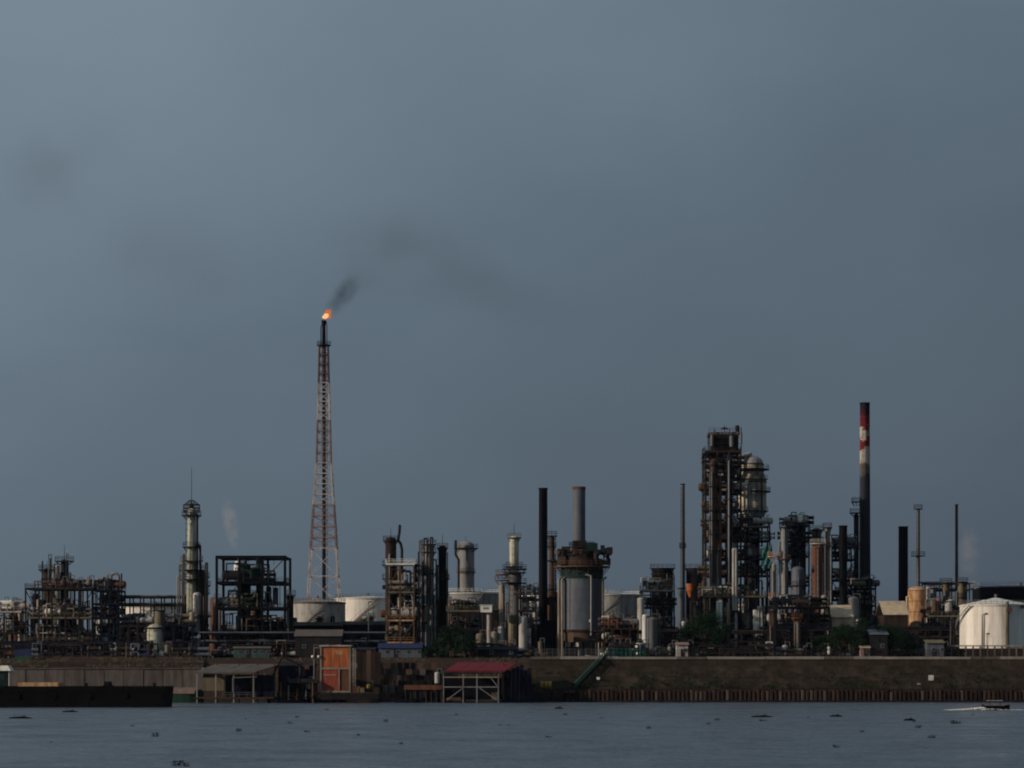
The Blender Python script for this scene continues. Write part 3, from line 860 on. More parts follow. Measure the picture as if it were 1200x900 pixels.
t.part('lower_panel', MB().box(x0+.2, xm-.1, .05, .2, .4, zm-.3), 'orangered')
t.part('lower_panel', MB().box(xm+.12, x1-.2, .08, .2, .4, zm-.3), 'rust')
t.part('door_frame', MB().beam((xm, -.02, .3), (xm, -.02, zm-.25), .2), 'offwhite')
t.part('shutter_rail', MB().beam((t.x(379), -.05, zm-1.6), (t.x(394), -.05, zm-1.6), .14), 'offwhite')
t.part('window', MB().box(t.x(391), t.x(402), -.02, .03, zt-1.9, zt-.9), 'rustlight')
t.part('side_post', MB().beam((x0-1.6, 0, 0), (x0-1.6, 0, zt-.2), .2).beam((x0-1.6, 0, zt-.3), (x0, 0, zt-.3), .14), 'palecap')
t.part('lamp', MB().ball((x0-1.9, -.2, t.z(769.5)), .33, 8, 6), 'white')
t.part('lamp', MB().ball((x0-.5, -.3, t.z(769.5)), .33, 8, 6), 'white')
t.part('ladder', MB().ladder(x1+1.0, 0, 0, t.z(760)), 'offwhite')
t.part('railing', MB().rail((x1+.3, 0, t.z(783)), (t.x(418), 0, t.z(783))), 'offwhite')

rs = random.Random(55)
for i in range(9):
    px = 316+i*6.2+rs.uniform(-2, 2)
    q = Thing('mooring_post', f"{rs.choice(['short', 'tall'])} {['dark', 'grey', 'rusty'][i % 3]} mooring post along the front of the dark timber jetty", 'post', px, 590.3, 0, 'mooring posts along the dark timber jetty')
    q.part('post', MB().cyl((0, 0, -2.5), (rs.uniform(-.2, .2), 0, rs.uniform(3, 7.5)), .2, .17, 8), ['black', 'grey', 'rust'][i % 3]); q.part('tyre', MB().annulus((0, 0, 1.2), .2, .5, .25, n=10), 'black')
t = Thing('loading_arm', 'dark jointed loading arm standing on the jetty beside the pump house', 'loading arm', 352, 593.2, 2.4)
t.part('column', MB().cyl((0, 0, 0), (0, 0, 6.5), .35, .3, 10), 'dark'); t.part('arm', MB().tube([(0, -.2, 6.3), (-4.2, -.4, 8.3), (-6.3, -.6, 4.0)], .22, 8), 'dark')
t.part('counterweight', MB().box(1.0, 2.1, -.5, .3, 5.4, 6.4).beam((0, -.1, 6.3), (1.6, -.1, 6.0), .2), 'rust')
for i, (px, z0, w_, h_, m, lab) in enumerate(((418, 2.4, 1.6, 1.3, 'rust', 'rusty crate on the jetty below the brick quay wall'), (424, 2.4, 1.2, 1.0, 'khaki', 'khaki crate on the jetty below the brick quay wall'), (364, 2.4, 1.4, 1.5, 'bluegrey', 'blue grey crate beside the orange pump house'), (441, 2.4, 1.5, 1.1, 'darkbrown', 'dark brown crate at the jetty end'))):
    q = Thing('crate', lab, 'crate', px, 592, z0)
    q.part('box', MB().box(-w_/2, w_/2, -.5, .5, 0, h_), m); q.part('lid', MB().box(-w_/2-.06, w_/2+.06, -.56, .56, h_, h_+.12), m)
for i, (px, d_, L_, hm, lab) in enumerate(((345, 586, 8, 'black', 'low black rowing boat tied up below the dark blue shed'), (425, 587, 7, 'darkbrown', 'low brown rowing boat tied up below the brick quay wall'), (478, 589, 6, 'navy', 'low dark blue rowing boat tied up by the stone revetment'))):
    q = Thing('rowing_boat', lab, 'boat', px, d_, 0)
    q.part('hull', boat_hull(L_, 1.7, .8), hm); q.part('thwart', MB().box(-.3, .1, -.6, .6, .5, .6), 'timber')
t = Thing('quay_wall', 'dark red brown brick quay wall beside the orange pump house', 'wall', 428, 603, 0)
for i in range(6):
    a = t.x(412)+i*1.15
    t.part('wall_panel', MB().box(a, a+1.12, -.05*(i % 2), .8, -1, t.z(762+1.0*(i % 3))), 'darkbrown' if i % 3 else 'brown')
t = Thing('stone_revetment', 'stepped brown stone revetment between the pump house and the red canopy', 'wall', 470, 601, 0)
for row in range(7):
    z = row*1.35
    for i in range(9):
        a = t.x(440)+i*1.62+(row % 2)*.5
        if random.random() < .88:
            t.part('stone_block', MB().box(a, a+1.5*rnd(.8, 1.0), row*.85+rnd(-.2, .2), row*.85+1.3, z-.5, z+1.3*rnd(.7, 1.0)), random.choice(['brown', 'brown', 'timber', 'concrete', 'darkbrown']))
t = Thing('timber_landing', 'rusty decked landing stage on dark piles beside the red canopy', 'jetty', 500, 596, 0)
for px in range(476, 520, 6):
    for y in (-2, 2): t.part('pile', MB().cyl((t.x(px), y, -3), (t.x(px), y, 3.2), .22, .2, 8), 'wet')
for px in range(474, 518, 4): t.part('plank', MB().box(t.x(px), t.x(px+4)-.05, -2.4, 2.4, 3.2, 3.6), 'rust')
t.part('edge_beam', MB().box(t.x(474), t.x(518), -2.65, -2.42, 3.0, 4.1), 'rust')
t = vdrum('pale round bollard tank standing on the rusty landing stage', 512.5, 596.5, 3.6, 3.2, .62, 'offwhite', name='small_tank')
vdrum('dented yellow drum at the foot of the brick quay wall', 432, 597, 2.4, 1.6, .6, 'yellow', name='oil_drum')
t = Thing('float_drum', 'yellow painted mooring float on the bank below the fence', 'buoy', 640, 602, 3.0)
t.part('float', MB().cyl((-1.3, 0, 1.0), (1.3, 0, 1.0), 1.0, 1.0, 12), 'yellow')
t.part('strap', MB().cyl((-.5, 0, 1.0), (-.35, 0, 1.0), 1.05, 1.05, 12).cyl((.35, 0, 1), (.5, 0, 1), 1.05, 1.05, 12), 'dark')

t = Thing('red_canopy_pier', 'pier with a dark red sloped roof over a pale braced frame', 'pier', 556, 594, 0)
z0, z1 = t.z(786.5), t.z(777)
canopy_roof(t, [(t.x(521), -3, z0), (t.x(592), -3, z0)], [(t.x(536), 4, z1+.1), (t.x(608), 4, z1+.1)], 'roofred', 8)
t.part('fascia', MB().beam((t.x(521), -3.1, z0-.05), (t.x(592), -3.1, z0-.05), .1, .35), 'roofred')
for px in (520, 543, 559, 584):
    t.part('post', MB().beam((t.x(px), -2.6, -1.5), (t.x(px), -2.6, z0), .24), 'galv')
    t.part('post', MB().beam((t.x(px)+1, 3.2, -1.5), (t.x(px)+1, 3.2, z1), .2), 'dark')
for py, m in ((793.5, 'tan'), (805, 'galv'), (789, 'darkgreen')):
    z = t.z(py); t.part('rail', MB().beam((t.x(519), -2.75, z), (t.x(585), -2.75, z), .16, .24), m)
for (a, ya, b, yb) in ((524, 820, 543, 806), (575, 794, 583, 804), (562, 806, 582, 820)):
    t.part('brace', MB().beam((t.x(a), -2.8, t.z(ya)), (t.x(b), -2.8, t.z(yb)), .18), 'galv')
t.part('deck', MB().box(t.x(517), t.x(588), -2.5, 3.5, .35, .7), 'timber')
t.part('back_wall', MB().box(t.x(521), t.x(588), 2.6, 2.8, .7, z0-1.6), 'black')
t.part('locker', MB().box(t.x(576), t.x(584), -1.5, -.5, .7, 2.4), 'concrete')
t.part('bench', MB().box(t.x(523), t.x(540), -.8, .1, .7, 1.2), 'rust')

t = Thing('mooring_dolphin', 'tall dark blue steel mooring dolphin next to the red canopy', 'dolphin', 607, 598, 0)
for i in range(7):
    a = t.x(590)+i*.95
    t.part('sheet_panel', MB().box(a, a+.9, -2.6+.15*(i % 2), 2.5, -2, t.z(779+2*((i*3) % 4))), 'navy')
t.part('fender', MB().box(t.x(594), t.x(597), -3.2, -2.65, -.5, 6).box(t.x(612), t.x(615), -3.2, -2.65, -.5, 6), 'black')
t.part('cap_rail', MB().rail((t.x(590), -2.2, t.z(779)), (t.x(620), -2.2, t.z(779))), 'dark')
for i, px in enumerate(range(626, 664, 8)):
    q = Thing('mooring_pile', ['upright', 'stout', 'leaning', 'slim', 'capped'][i]+' dark timber pile in the water below the grey fence', 'pile', px, 599, 0, 'timber piles below the grey fence')
    q.part('pile', MB().cyl((0, 0, -3), (rnd(-.3, .3), 0, 2.8+rnd(-.6, .8)), .3, .25, 8), 'wet'); q.part('pile_cap', MB().cyl((0, 0, 1.6), (0, 0, 1.8), .36, .36, 8), 'timber')

t = Thing('gangway', 'dark green sloping gangway leading down the embankment', 'gangway', 690, 606, 2.5)
p, q = V(t.x(672), -5.5, .6), V(t.x(712), 6.2, t.z(767.5))
u = V(0, .9, 0)
for sg in (-1, 1):
    t.part('stringer', MB().beam(p+u*sg, q+u*sg, .3, .7), 'darkgreen')
    t.part('handrail', MB().beam(p+u*sg+V(0, 0, 1.3), q+u*sg+V(0, 0, 1.3), .12), 'teal')
    for i in range(9):
        c = p.lerp(q, i/8)+u*sg; t.part('baluster', MB().beam(c, c+V(0, 0, 1.3), .09), 'darkgreen')
for i in range(16):
    c = p.lerp(q, (i+.5)/16); t.part('tread', MB().beam(c-u*.85, c+u*.85, .5, .08), 'darkgreen')
t.part('landing', MB().box(p.x-2.5, p.x+.2, p.y-1.2, p.y+1.2, -.3, .3), 'timber')
t = Thing('billboard', 'blue and green painted board on legs above the retaining wall', 'sign', 27, 611, 9.4)
for px in (19, 35): t.part('leg', MB().beam((t.x(px), 0, -.3), (t.x(px), 0, t.z(757)), .18), 'dark')
for i, (ya, yb, m) in enumerate(((756, 761, 'navy'), (761, 769, 'blue'), (769, 778, 'green'))):
    t.part('board', MB().box(t.x(17), t.x(37), -.22, -.12+.01*i, t.z(yb)+.02, t.z(ya)-.02), m)

# speedboat with wake
d = 8*K/(832-YH)
t = Thing('speedboat', 'small dark speedboat with a pale canopy cutting across the river', 'boat', 1168, d, 0)
t.part('hull', boat_hull(5.0, 1.7, .75), 'black'); t.part('gunwale', MB().box(-2.5, 1.2, -.88, -.8, .72, .85).box(-2.5, 1.2, .8, .88, .72, .85), 'darkbrown')
for x in (-1.4, .7):
    for y in (-.6, .6): t.part('canopy_post', MB().beam((x, y, .6), (x, y, 1.75), .07), 'dark')
t.part('canopy', MB().box(-1.8, 1.0, -.8, .8, 1.75, 1.85), 'offwhite')
t.part('seat', MB().box(-1.5, -1.1, -.6, .6, .3, .9).box(-.3, .1, -.6, .6, .3, .9), 'red')
t.part('outboard', MB().box(-2.9, -2.45, -.2, .2, .2, 1.1), 'dark')
b = MB()
for i in range(700):
    u = random.random()**1.3; s = random.choice([-1, 1])
    b.ball((-2.2-u*7.5, s*(.4+u*1.5)+rnd(-.5, .5), rnd(0, .55)*(1-u)**1.5), rnd(.06, .2)*(1.2-u*.6), 5, 3, .6)
for i in range(160):
    u = random.random(); s = random.choice([-1, 1])
    b.ball((5.2-u*7.4, s*(.3+u*1.1)+rnd(-.2, .2), rnd(0, .3)*u), rnd(.05, .13), 5, 3, .6)
o = b.build('boat_wake', 'white', None, 'stuff'); o.location = (t.ox, d, 0); tag(o, 'white foamy wake trailing behind the speedboat', 'wake')

# floating water hyacinth and driftwood
def hyacinth():
    b = MB()
    for i in range(26):
        a = rnd(0, 2*pi); rr = random.random()**.7*.55; c = V(rr*cos(a)*1.4, rr*sin(a), 0); hh = rnd(.08, .42)
        tilt = V(cos(a)*.25*hh*2, sin(a)*.2, hh); w = rnd(.10, .2)
        top = c+tilt; u = V(-sin(a), cos(a), 0)*w; o2 = V(cos(a), sin(a), .35)*w
        b.beam(c, top, .03)
        b.add([top-u*.5, top+o2*.6-u, top+o2*1.5, top+o2*.6+u, top+u*.5], [(0, 1, 2, 3, 4)])
    return b
protos = []
for k in range(3):
    r = bpy.data.objects.new('water_hyacinth_clump', None); COL.objects.link(r)
    hyacinth().build('foliage', 'hyacinth', r)
    mb = MB()
    for i in range(9): mb.ball((rnd(-.6, .6), rnd(-.4, .4), -.02), rnd(.1, .22), 6, 4, .4)
    mb.build('root_mat', 'hyacinth', r)
    r['label'] = 'small dark clump of floating water hyacinth on the river'; r['category'] = 'water plant'; r['group'] = 'clumps of water hyacinth on the river'
    protos.append(r)
spots = [(155, 851, .6), (182, 863, 1.1), (340, 848, 1.0), (280, 857, 1.1), (348, 841, .7), (360, 858, .9), (383, 832, .8), (452, 846, .9), (586, 850, .5), (596, 850, .5),
         (760, 854, .9), (643, 864, .7), (830, 849, .6), (840, 844, .9), (894, 845, 1.1), (1071, 846, .8), (1076, 853, 1.0), (1120, 848, 1.5), (1092, 865, .9), (208, 897, 1.0), (218, 898, .8),
         (288, 843, .5), (420, 862, .5), (535, 838, .6), (705, 842, .5), (662, 838, .8), (947, 841, .5), (1010, 858, .6), (470, 872, .5), (980, 876, .7), (60, 870, .4), (1140, 838, .5)]
for i, (px, py, s) in enumerate(spots):
    o = protos[i] if i < 3 else copy_tree(protos[i % 3])
    near = [(235, 'black barge'), (340, 'jetty shelter'), (470, 'orange pump house'), (620, 'red canopy pier'), (735, 'green gangway'), (960, 'sheet pile wall'), (1300, 'speedboat')]
    o['label'] = f"{'tiny' if s < .65 else 'small' if s < .95 else 'large leafy'} floating clump of water hyacinth {'far' if py > 853 else 'just'} off the {[n_ for q_, n_ in near if px < q_][0]}"
    d = 8*K/(py-YH); o.location = (X(px, d), d, 0); o.scale = (.56*s*rnd(.8, 1.3), .6*s, .75*s*rnd(.6, 1.3)); o.rotation_euler.z = rnd(-.5, .5)
def drift(label, px, py, L):
    d = 8*K/(py-YH); t = Thing('driftwood', label, 'log', px, d, 0)
    L *= .7
    t.part('trunk', MB().cyl((-L/2, 0, .02), (L*.1, .2, .18), .16, .2, 8).cyl((L*.1, .2, .18), (L/2, .1, .0), .2, .12, 8), 'drift')
    t.part('branch', MB().cyl((L*.05, .1, .1), (L*.2, .3, .55), .09, .04, 6).cyl((-L*.2, .1, .1), (-L*.3, .3, .4), .08, .04, 6), 'drift')
    t.part('branch', MB().ball((-L*.05, .1, .12), .3, 8, 5, .6), 'drift')
drift('long dark floating log with branch stubs off the barge side', 24, 842, 5.2)
drift('thin dark floating stick close to the barge', 82, 834.5, 4.0)
drift('dark floating branch off the red canopy pier', 655, 830.5, 2.4)
drift('low dark floating pole below the stone slope', 893, 840.5, 5.0)
drift('straight dark floating stick near the speedboat', 1066, 844.5, 2.6)
drift('thin drifting pole far out past the gangway', 980, 840, 3.0)

# ------------------------------------------------------------------ refinery, west end: twin column unit
TW = 'the twin column unit'
def mast_top(t, x, z, h=3, r=.5):
    t.part('vent_pipe', MB().tube([(x, 0, z), (x, 0, z+h), (x+r, 0, z+h), (x+r, 0, z+h-.6)], .12), 'dark')
A1 = frame('process_structure', 'three deck steel process structure below the twin columns', 30, 108, 640, 13, [690, 724, 753], 'dark', 6, rails=(0, 1, 2), edge={1: 'khaki', 2: 'khaki'}, deckm='darkbrown')
fill('the top deck of '+TW, A1, 0, ['brown', 'darkbrown', 'grey', 'rust'], 6, 2.6, .3, .95, 'ersv')
fill('the middle deck of '+TW, A1, 1, ['white', 'offwhite', 'tan', 'offwhite', 'grey', 'dark'], 9, 5.4, .05, .95, 'hvers')
fill('the lower deck of '+TW, A1, 2, ['dark', 'white', 'bluegrey', 'grey', 'offwhite', 'dark'], 9, 4.6, .05, .95, 'vrrse')
fill('the ground floor of '+TW, A1, -1, ['dark', 'navy', 'bluegrey'], 8, 3.0, .05, .95, 'vrse')
A2 = frame('process_structure', 'small two deck steel frame with white drums at the river bend', -14, 24, 646, 10, [717, 742], 'dark', 3, rails=(0, 1), deckm='brown', edge={0: 'offwhite'})
fill('the small two deck frame', A2, 0, ['offwhite', 'white', 'tan'], 4, 3.2, .3, .98, 'hve')
fill('the lower deck of the small frame', A2, 1, ['rust', 'grey', 'offwhite', 'dark'], 5, 4.6, .2, .98, 'hvres')
fill('the ground under the small frame', A2, -1, ['dark', 'brown', 'grey'], 4, 4.5, .2, .98, 'hvr')
A3 = frame('process_structure', 'densely packed dark steel frame between the twin columns and the pipe rack', 109, 138, 640, 12, [692, 708, 724, 745], 'navy', 4, rails=(0, 2), deckm='navy')
for k in range(4): fill('the dense dark frame', A3, k, ['dark', 'navy', 'grey', 'darkbrown'], 4, 3.0, .1, .9, 'hver')
fill('the ground under the dense dark frame', A3, -1, ['dark', 'navy'], 4, 4, .1, .9, 'hve', 1.3)
column('distillation_column', 'shorter dark brown twin column with a small round platform', 'column', 55, 8, 668, 662, 'darkbrown', plats=[(667.5, 6), (683, 3)], pipes=3, mast=657)
column('distillation_column', 'taller dark twin column with a wide round platform and mast', 'column', 75.5, 8.5, 658, 664, 'dark', plats=[(657.5, 7), (676, 3)], pipes=4, mast=639)
column('process_column', 'slim pinkish white column standing between the dark twin columns', 'column', 67.5, 5.5, 664, 661, 'offwhite', plats=[(678, 2)], pipes=2)
for px, yt, m in ((49.5, 658, 'dark'), (57, 650, 'grey'), (60, 655, 'darkbrown'), (64, 661, 'brown'), (80, 649, 'grey'), (83, 672, 'dark'), (88, 679, 'grey'), (95, 681, 'dark'), (112, 682, 'dark'), (118, 684, 'grey')):
    riser(f'{"tall" if yt < 660 else "middling" if yt < 680 else "short"} {CNAME[m]} vent pipe rising {"around the columns" if px < 85 else "past the columns"} of the twin column unit', px, 656+rnd(0, 3), G, Z(yt, 657)-G, .14, m, 'vent pipes above the twin column unit', dx=rnd(-.8, .8))
t = Thing('gooseneck_pipe', 'large dark gooseneck pipe looping over the end of the dense frame', 'pipe', 134, 655)
x0, x1, zt = t.x(130), t.x(139), t.z(676)
pts = [(x0, 0, 0), (x0, 0, zt)]+[((x0+x1)/2-cos(pi*k/6)*(x1-x0)/2, 0, zt+sin(pi*k/6)*(x1-x0)/2*.9) for k in range(1, 6)]+[(x1, 0, zt), (x1, 0, 0)]
t.part('pipe', MB().tube(pts, .38, 10), 'galv'); t.part('support', MB().beam((x1+.7, .3, 0), (x1+.7, .3, t.z(672)), .35), 'dark')

pipe_rack('long open pipe rack between the twin columns and the tall slim column', 140, 226, 668, [700, 709.5, 727], 6, 'dark', 8, 4, host='the long open rack')
tank('white storage tank seen through the long open pipe rack', 182, 100, 711, 735, 'tankwhite', roofm='offwhite', roof_h=.03)
t = column('knockout_drum', 'cream drum with a brown neck standing before the pipe rack', 'vessel', 182, 20, 737, 640, 'cream', plats=[(735.5, 2)], pipes=1, dome=True, skirt=(765, 'dark'))
t.part('neck', MB().cyl((1.0, .6, 0), (1.0, .6, t.z(716)), 1.5, 1.3, 14), 'khaki'); t.part('hatch', MB().cyl((1, .6, t.z(716)), (1, .6, t.z(714.5)), 1.55, 1.0, 14), 'dark')
B2 = frame('equipment_structure', 'dark blue equipment frame between the cream drum and tall slim column', 192, 226, 638, 8, [733, 752], 'navy', 4, rails=(0,), deckm='navy')
for k in (0, 1, -1): fill('the dark blue equipment frame', B2, k, ['navy', 'dark', 'blue', 'grey'], 5, 3.4, .05, .95, 'hvers')
B3 = frame('equipment_structure', 'low dark frame in front of the long pipe rack', 141, 171, 640, 8, [734, 753], 'dark', 4, rails=(0, 1), deckm='navy')
for k in (0, 1, -1): fill('the low dark frame', B3, k, ['navy', 'dark', 'offwhite', 'grey'], 5, 3.4, .05, .95, 'hvers')

# tall slim column
t = column('process_column', 'tall slim pale green column topped by a round basket and mast', 'column', 224.5, 13, 599, 655, 'cream', plats=[(604, 5), (641, 4), (657, 7, 'khaki'), (668, 9), (679, 8)], pipes=0, mast=548, taper=.72, pipemat='dark')
t.part('pipe', MB().tube([(1.6, -1.4, 0), (1.6, -1.4, t.z(603))], .3, 8), 'dark')
t.part('pipe', MB().tube([(2.3, -.6, 0), (2.3, -.6, t.z(640)), (1.2, -.4, t.z(638))], .28, 8), 'dark')
bk = MB()
for i in range(12):
    a = 2*pi*i/12; R = 2.1
    bk.beam((1.2*cos(a), 1.2*sin(a), t.z(603)), (R*cos(a), R*sin(a), t.z(599)), .12); bk.beam((R*cos(a), R*sin(a), t.z(599)), (R*cos(a), R*sin(a), t.z(592)), .12); bk.beam((R*cos(a), R*sin(a), t.z(592)), (.5*cos(a), .5*sin(a), t.z(586)), .1)
for z in (599, 596, 592): bk.annulus((0, 0, t.z(z)), 2.0, 2.2, .2, n=16)
t.part('basket', bk, 'darkbrown')
t.part('burner', MB().cyl((0, 0, t.z(603)), (0, 0, t.z(590)), .9, .5, 10), 'dark')
t.part('manway', MB().cyl((-.4, -1.7, t.z(612)), (-.4, -1.1, t.z(612)), .5, .5, 10), 'white')
column('process_column', 'stout dark column with stacked platforms behind the tall slim column', 'column', 236, 12, 672, 661, 'dark', plats=[(676, 4), (686, 5), (695, 4), (722, 4)], pipes=3, mast=660)
column('process_column', 'pale lit lower column beside the tall slim column', 'column', 231, 10, 697, 645, 'offwhite', plats=[(721, 4, 'dark')], pipes=2)
for px, yt, m in ((213.5, 662, 'grey'), (216, 650, 'khaki'), (210.5, 676, 'tan'), (241, 660, 'dark'), (243, 684, 'dark')):
    riser(f'{"taller" if yt < 665 else "shorter"} {CNAME[m]} riser pipe beside the tall slim column', px, 652, G, Z(yt, 652)-G, .2, m, 'riser pipes beside the tall slim column', dx=rnd(-.7, .7))

# big open frame
D1 = frame('open_steel_structure', 'big open black steel structure with empty top bays', 254, 334, 645, 15, [652.5, 683, 713, 742], 'black', 4, rails=(1, 2), postw=.62, beamw=.62, skip_top_deck=True, deckm='black')
fill('the upper deck of the big open structure', D1, 1, ['darkgreen', 'dark', 'darkgreen', 'navy'], 5, 5.6, .18, .66, 'hvve', 1.5)
fill('the middle deck of the big open structure', D1, 2, ['dark', 'darkgreen', 'grey', 'black', 'bluegrey'], 8, 5.8, .05, .85, 'hvehr', 1.35)
fill('the lower deck of the big open structure', D1, 3, ['dark', 'brown', 'black', 'khaki'], 8, 5.0, .05, .95, 'hvehr', 1.35)
fill('the ground floor of the big open structure', D1, -1, ['dark', 'khaki', 'black', 'navy'], 8, 5.0, .05, .95, 'hveh', 1.4)
column('reactor_vessel', 'dark green reactor inside the big open structure', 'vessel', 287, 14, 664, 653, 'darkgreen', plats=[(697, 4)], pipes=4)
column('reactor_vessel', 'black narrow vessel inside the big open structure', 'vessel', 304, 8, 656, 652, 'black', plats=[(670, 3)], pipes=2)
t = Thing('lifting_beam', 'short black lifting beam under the roof of the big open structure', 'crane', 318, 652, G)
t.part('beam', MB().beam((t.x(306), 0, t.z(655.5)), (t.x(330), 0, t.z(655.5)), .4, .5), 'black'); t.part('hook', MB().cyl((t.x(321), 0, t.z(655.5)), (t.x(321), 0, t.z(662)), .07, .07, 6), 'dark')
column('slim_tower', 'slim dark tower with a white cap beside the big open structure', 'column', 340, 8, 698, 650, 'darkbrown', plats=[(697, 3, 'offwhite')], pipes=2)

# tanks behind
tank('brownish tank with a low cone roof behind the flare tower foot', 372, 66, 706, 705, 'offwhite', roofm='tan', roof_h=.07, rimm='brown')
tank('bright white storage tank beside the flare tower', 431, 76, 701, 728, 'tankwhite', roofm='tankwhite', roof_h=.03)
tank('grey storage tank in front of the wide capped column', 554, 70, 695, 724, 'galv', roofm='brown', roof_h=.03, rimm='white')
tank('white storage tank behind the black chimney', 630, 62, 698, 735, 'tankwhite', roof_h=.03)
tank('grey white storage tank behind the heater vessel', 712, 74, 697, 724, 'offwhite', roofm='offwhite', roof_h=.03, rimm='white')
tank('white storage tank glimpsed under the catalytic cracker tower', 870, 70, 710, 760, 'tankwhite', roof_h=.03)
t = tank('large white domed tank at the east end of the refinery', 1167, 84, 709, 640, 'tankwhite', roofm='white', roof_h=.10, sa=.62)
Rk = t.w(84)/2
t.part('drain_pipe', MB().cyl((t.x(1172), -Rk-.25, 0), (t.x(1172), -Rk-.25, t.z(706)), .42, .42, 10), 'khaki')
t.part('valve_box', MB().box(t.x(1171), t.x(1177), -Rk-.9, -Rk-.2, t.z(718), t.z(713)), 'brown')
t.part('valve_box', MB().box(t.x(1188), t.x(1192), -Rk-.3, -Rk+.8, t.z(714), t.z(710)), 'dark')
tank('large dark roofed tank behind the white domed tank', 1196, 112, 688, 745, 'black', roofm='galv', roof_h=.015, rimm='galv')

# ------------------------------------------------------------------ flare tower
t = Thing('flare_tower', 'tall lattice flare tower painted in red and white bands with a burning tip', 'flare', 379.5, 770)
lev = [(712, 41), (643, 30.5), (592, 24), (543, 17), (493, 14.5), (449, 12), (405, 10)]
mat('towerpale', (.48, .43, .41), .8, dirt=(.2, .13, .11), amt=.35)
colr = ['towerpale', 'faded_red', 'towerpale', 'faded_red', 'towerpale', 'oldred']
mat('oldred', (.13, .07, .062), .8, dirt=(.04, .03, .03), amt=.35)
for i in range(6):
    (ya, wa), (yb, wb) = lev[i], lev[i+1]
    m = colr[i]; za, zb = t.z(ya), t.z(yb)
    if i == 0: za = 0; wa = 43
    ra, rb_ = t.w(wa)/2, t.w(wb)/2
    cs = [(-1, -1), (1, -1), (1, 1), (-1, 1)]
    for (sx, sy) in cs:
        t.part('leg', MB().beam((sx*ra, sy*ra, za), (sx*rb_, sy*rb_, zb-.02), .36), m)
    nb = 4
    for j in range(nb):
        u0, u1 = j/nb, (j+1)/nb
        r0, r1 = ra+(rb_-ra)*u0, ra+(rb_-ra)*u1; z0, z1 = za+(zb-za)*u0, za+(zb-za)*u1
        br = MB()
        for k in range(4):
            (ax, ay), (bx, by) = cs[k], cs[(k+1) % 4]
            br.beam((ax*r0, ay*r0, z0), (bx*r1, by*r1, z1), .15); br.beam((bx*r0, by*r0, z0), (ax*r1, ay*r1, z1), .15)
            br.beam((ax*r1, ay*r1, z1), (bx*r1, by*r1, z1), .24)
        t.part('cross_bracing', br, m)
    t.part('riser_section', MB().cyl((0, 0, za), (0, 0, zb), .52 if i < 5 else .6, .52 if i < 5 else .6, 12), 'brown' if i % 2 else 'dark')
t.part('ladder', MB().ladder(.9, -.7, 2, t.z(405)), 'darkbrown')
zp = t.z(405)
p = t.part('platform', MB().annulus((0, 0, zp-.1), .5, 2.1, .25), 'black'); t.part('railing', MB().crail((0, 0, zp+.15), 2.0, 1.1), 'black', p)
t.part('tip_pipe', MB().cyl((0, 0, zp), (0, 0, t.z(376)), .60, .5, 12), 'black')
t.part('pilot_line', MB().tube([(.95, -.3, zp), (.95, -.3, t.z(381)), (.7, -.1, t.z(377))], .12), 'black')
t.part('pilot_line', MB().tube([(-.9, .2, zp), (-.9, .2, t.z(384)), (-.6, .1, t.z(380))], .14), 'black')
t.part('wind_shield', MB().cyl((0, 0, t.z(381)), (0, 0, t.z(375.5)), .62, .76, 12, caps=False), 'black')
t.part('base_plinth', MB().box(-6, 6, -6, 6, -.3, .7), 'concrete')
def flame(r, m, seed, c, sx, sz):
    b = MB().ball((0, 0, 0), r, 14, 10, 1.0)
    vs = []
    for v in b.v:
        q = Vector(v); k = 1+.75*noise.noise(q*1.3+V(seed, 0, 0))
        if q.z > 0: k *= 1+.08*q.z/r
        vs.append((c[0]+q.x*k*sx+q.z*.22, c[1]+q.y*k, c[2]+q.z*k*sz))
    b.v = vs; return b
fx, fz = t.x(383), t.z(369)
t.part('flame', flame(1.2, 'flame_edge', 3, (fx+.15, .6, fz+.1), 1, 1.05), 'flame_edge')
t.part('flame', flame(.75, 'flame_core', 8, (fx-.4, -.75, fz-.45), 1, .95), 'flame_core')

def puff(name, label, px, py, d, rx, ry, rz, m, rot=0):
    b = MB().ball((0, 0, 0), 1.0, 20, 12)
    o = b.build(name, m, None, 'stuff'); o.location = (X(px, d), d, Z(py, d)); o.scale = (rx, ry, rz); o.rotation_euler.y = rot
    tag(o, label, 'smoke')
smoke_mat('smoke_near', (.03, .03, .034), .20, .28, 1, .22, .68)
smoke_mat('smoke_mid', (.05, .05, .055), .020, .055, 2, .28, .78)
smoke_mat('smoke_far', (.05, .05, .055), .013, .045, 3, .28, .78)
smoke_mat('smoke_old', (.05, .05, .055), .0115, .045, 9, .28, .78)
smoke_mat('steam_a', (.9, .84, .80), .34, .32, 4, .3, .7)
smoke_mat('steam_b', (.8, .74, .72), .15, .22, 5, .3, .7)
smoke_mat('smoke_wisp', (.04, .04, .045), .016, .11, 6, .30, .78)
puff('smoke_plume', 'dark grey smoke curling up between the flare puff and the thin drift', 425, 322, 774, 13, 8, 9, 'smoke_wisp', radians(-35))
puff('smoke_plume', 'dark smoke puff trailing off the burning flare tip', 402, 346, 771, 4.2, 3.8, 9.5, 'smoke_near', radians(40))
puff('smoke_plume', 'thin grey smoke drifting up from the flare puff', 485, 300, 778, 34, 14, 20, 'smoke_mid', radians(15))
puff('smoke_plume', 'faint grey smoke streak spreading away downwind of the flare', 600, 345, 800, 38, 12, 12, 'smoke_far', radians(12))
puff('smoke_plume', 'faint old smoke patch hanging above the tall slim column', 205, 310, 860, 34, 14, 22, 'smoke_old', radians(10))
puff('smoke_plume', 'faint old smoke patch high above the twin columns', 60, 195, 880, 38, 14, 26, 'smoke_old', radians(-30))
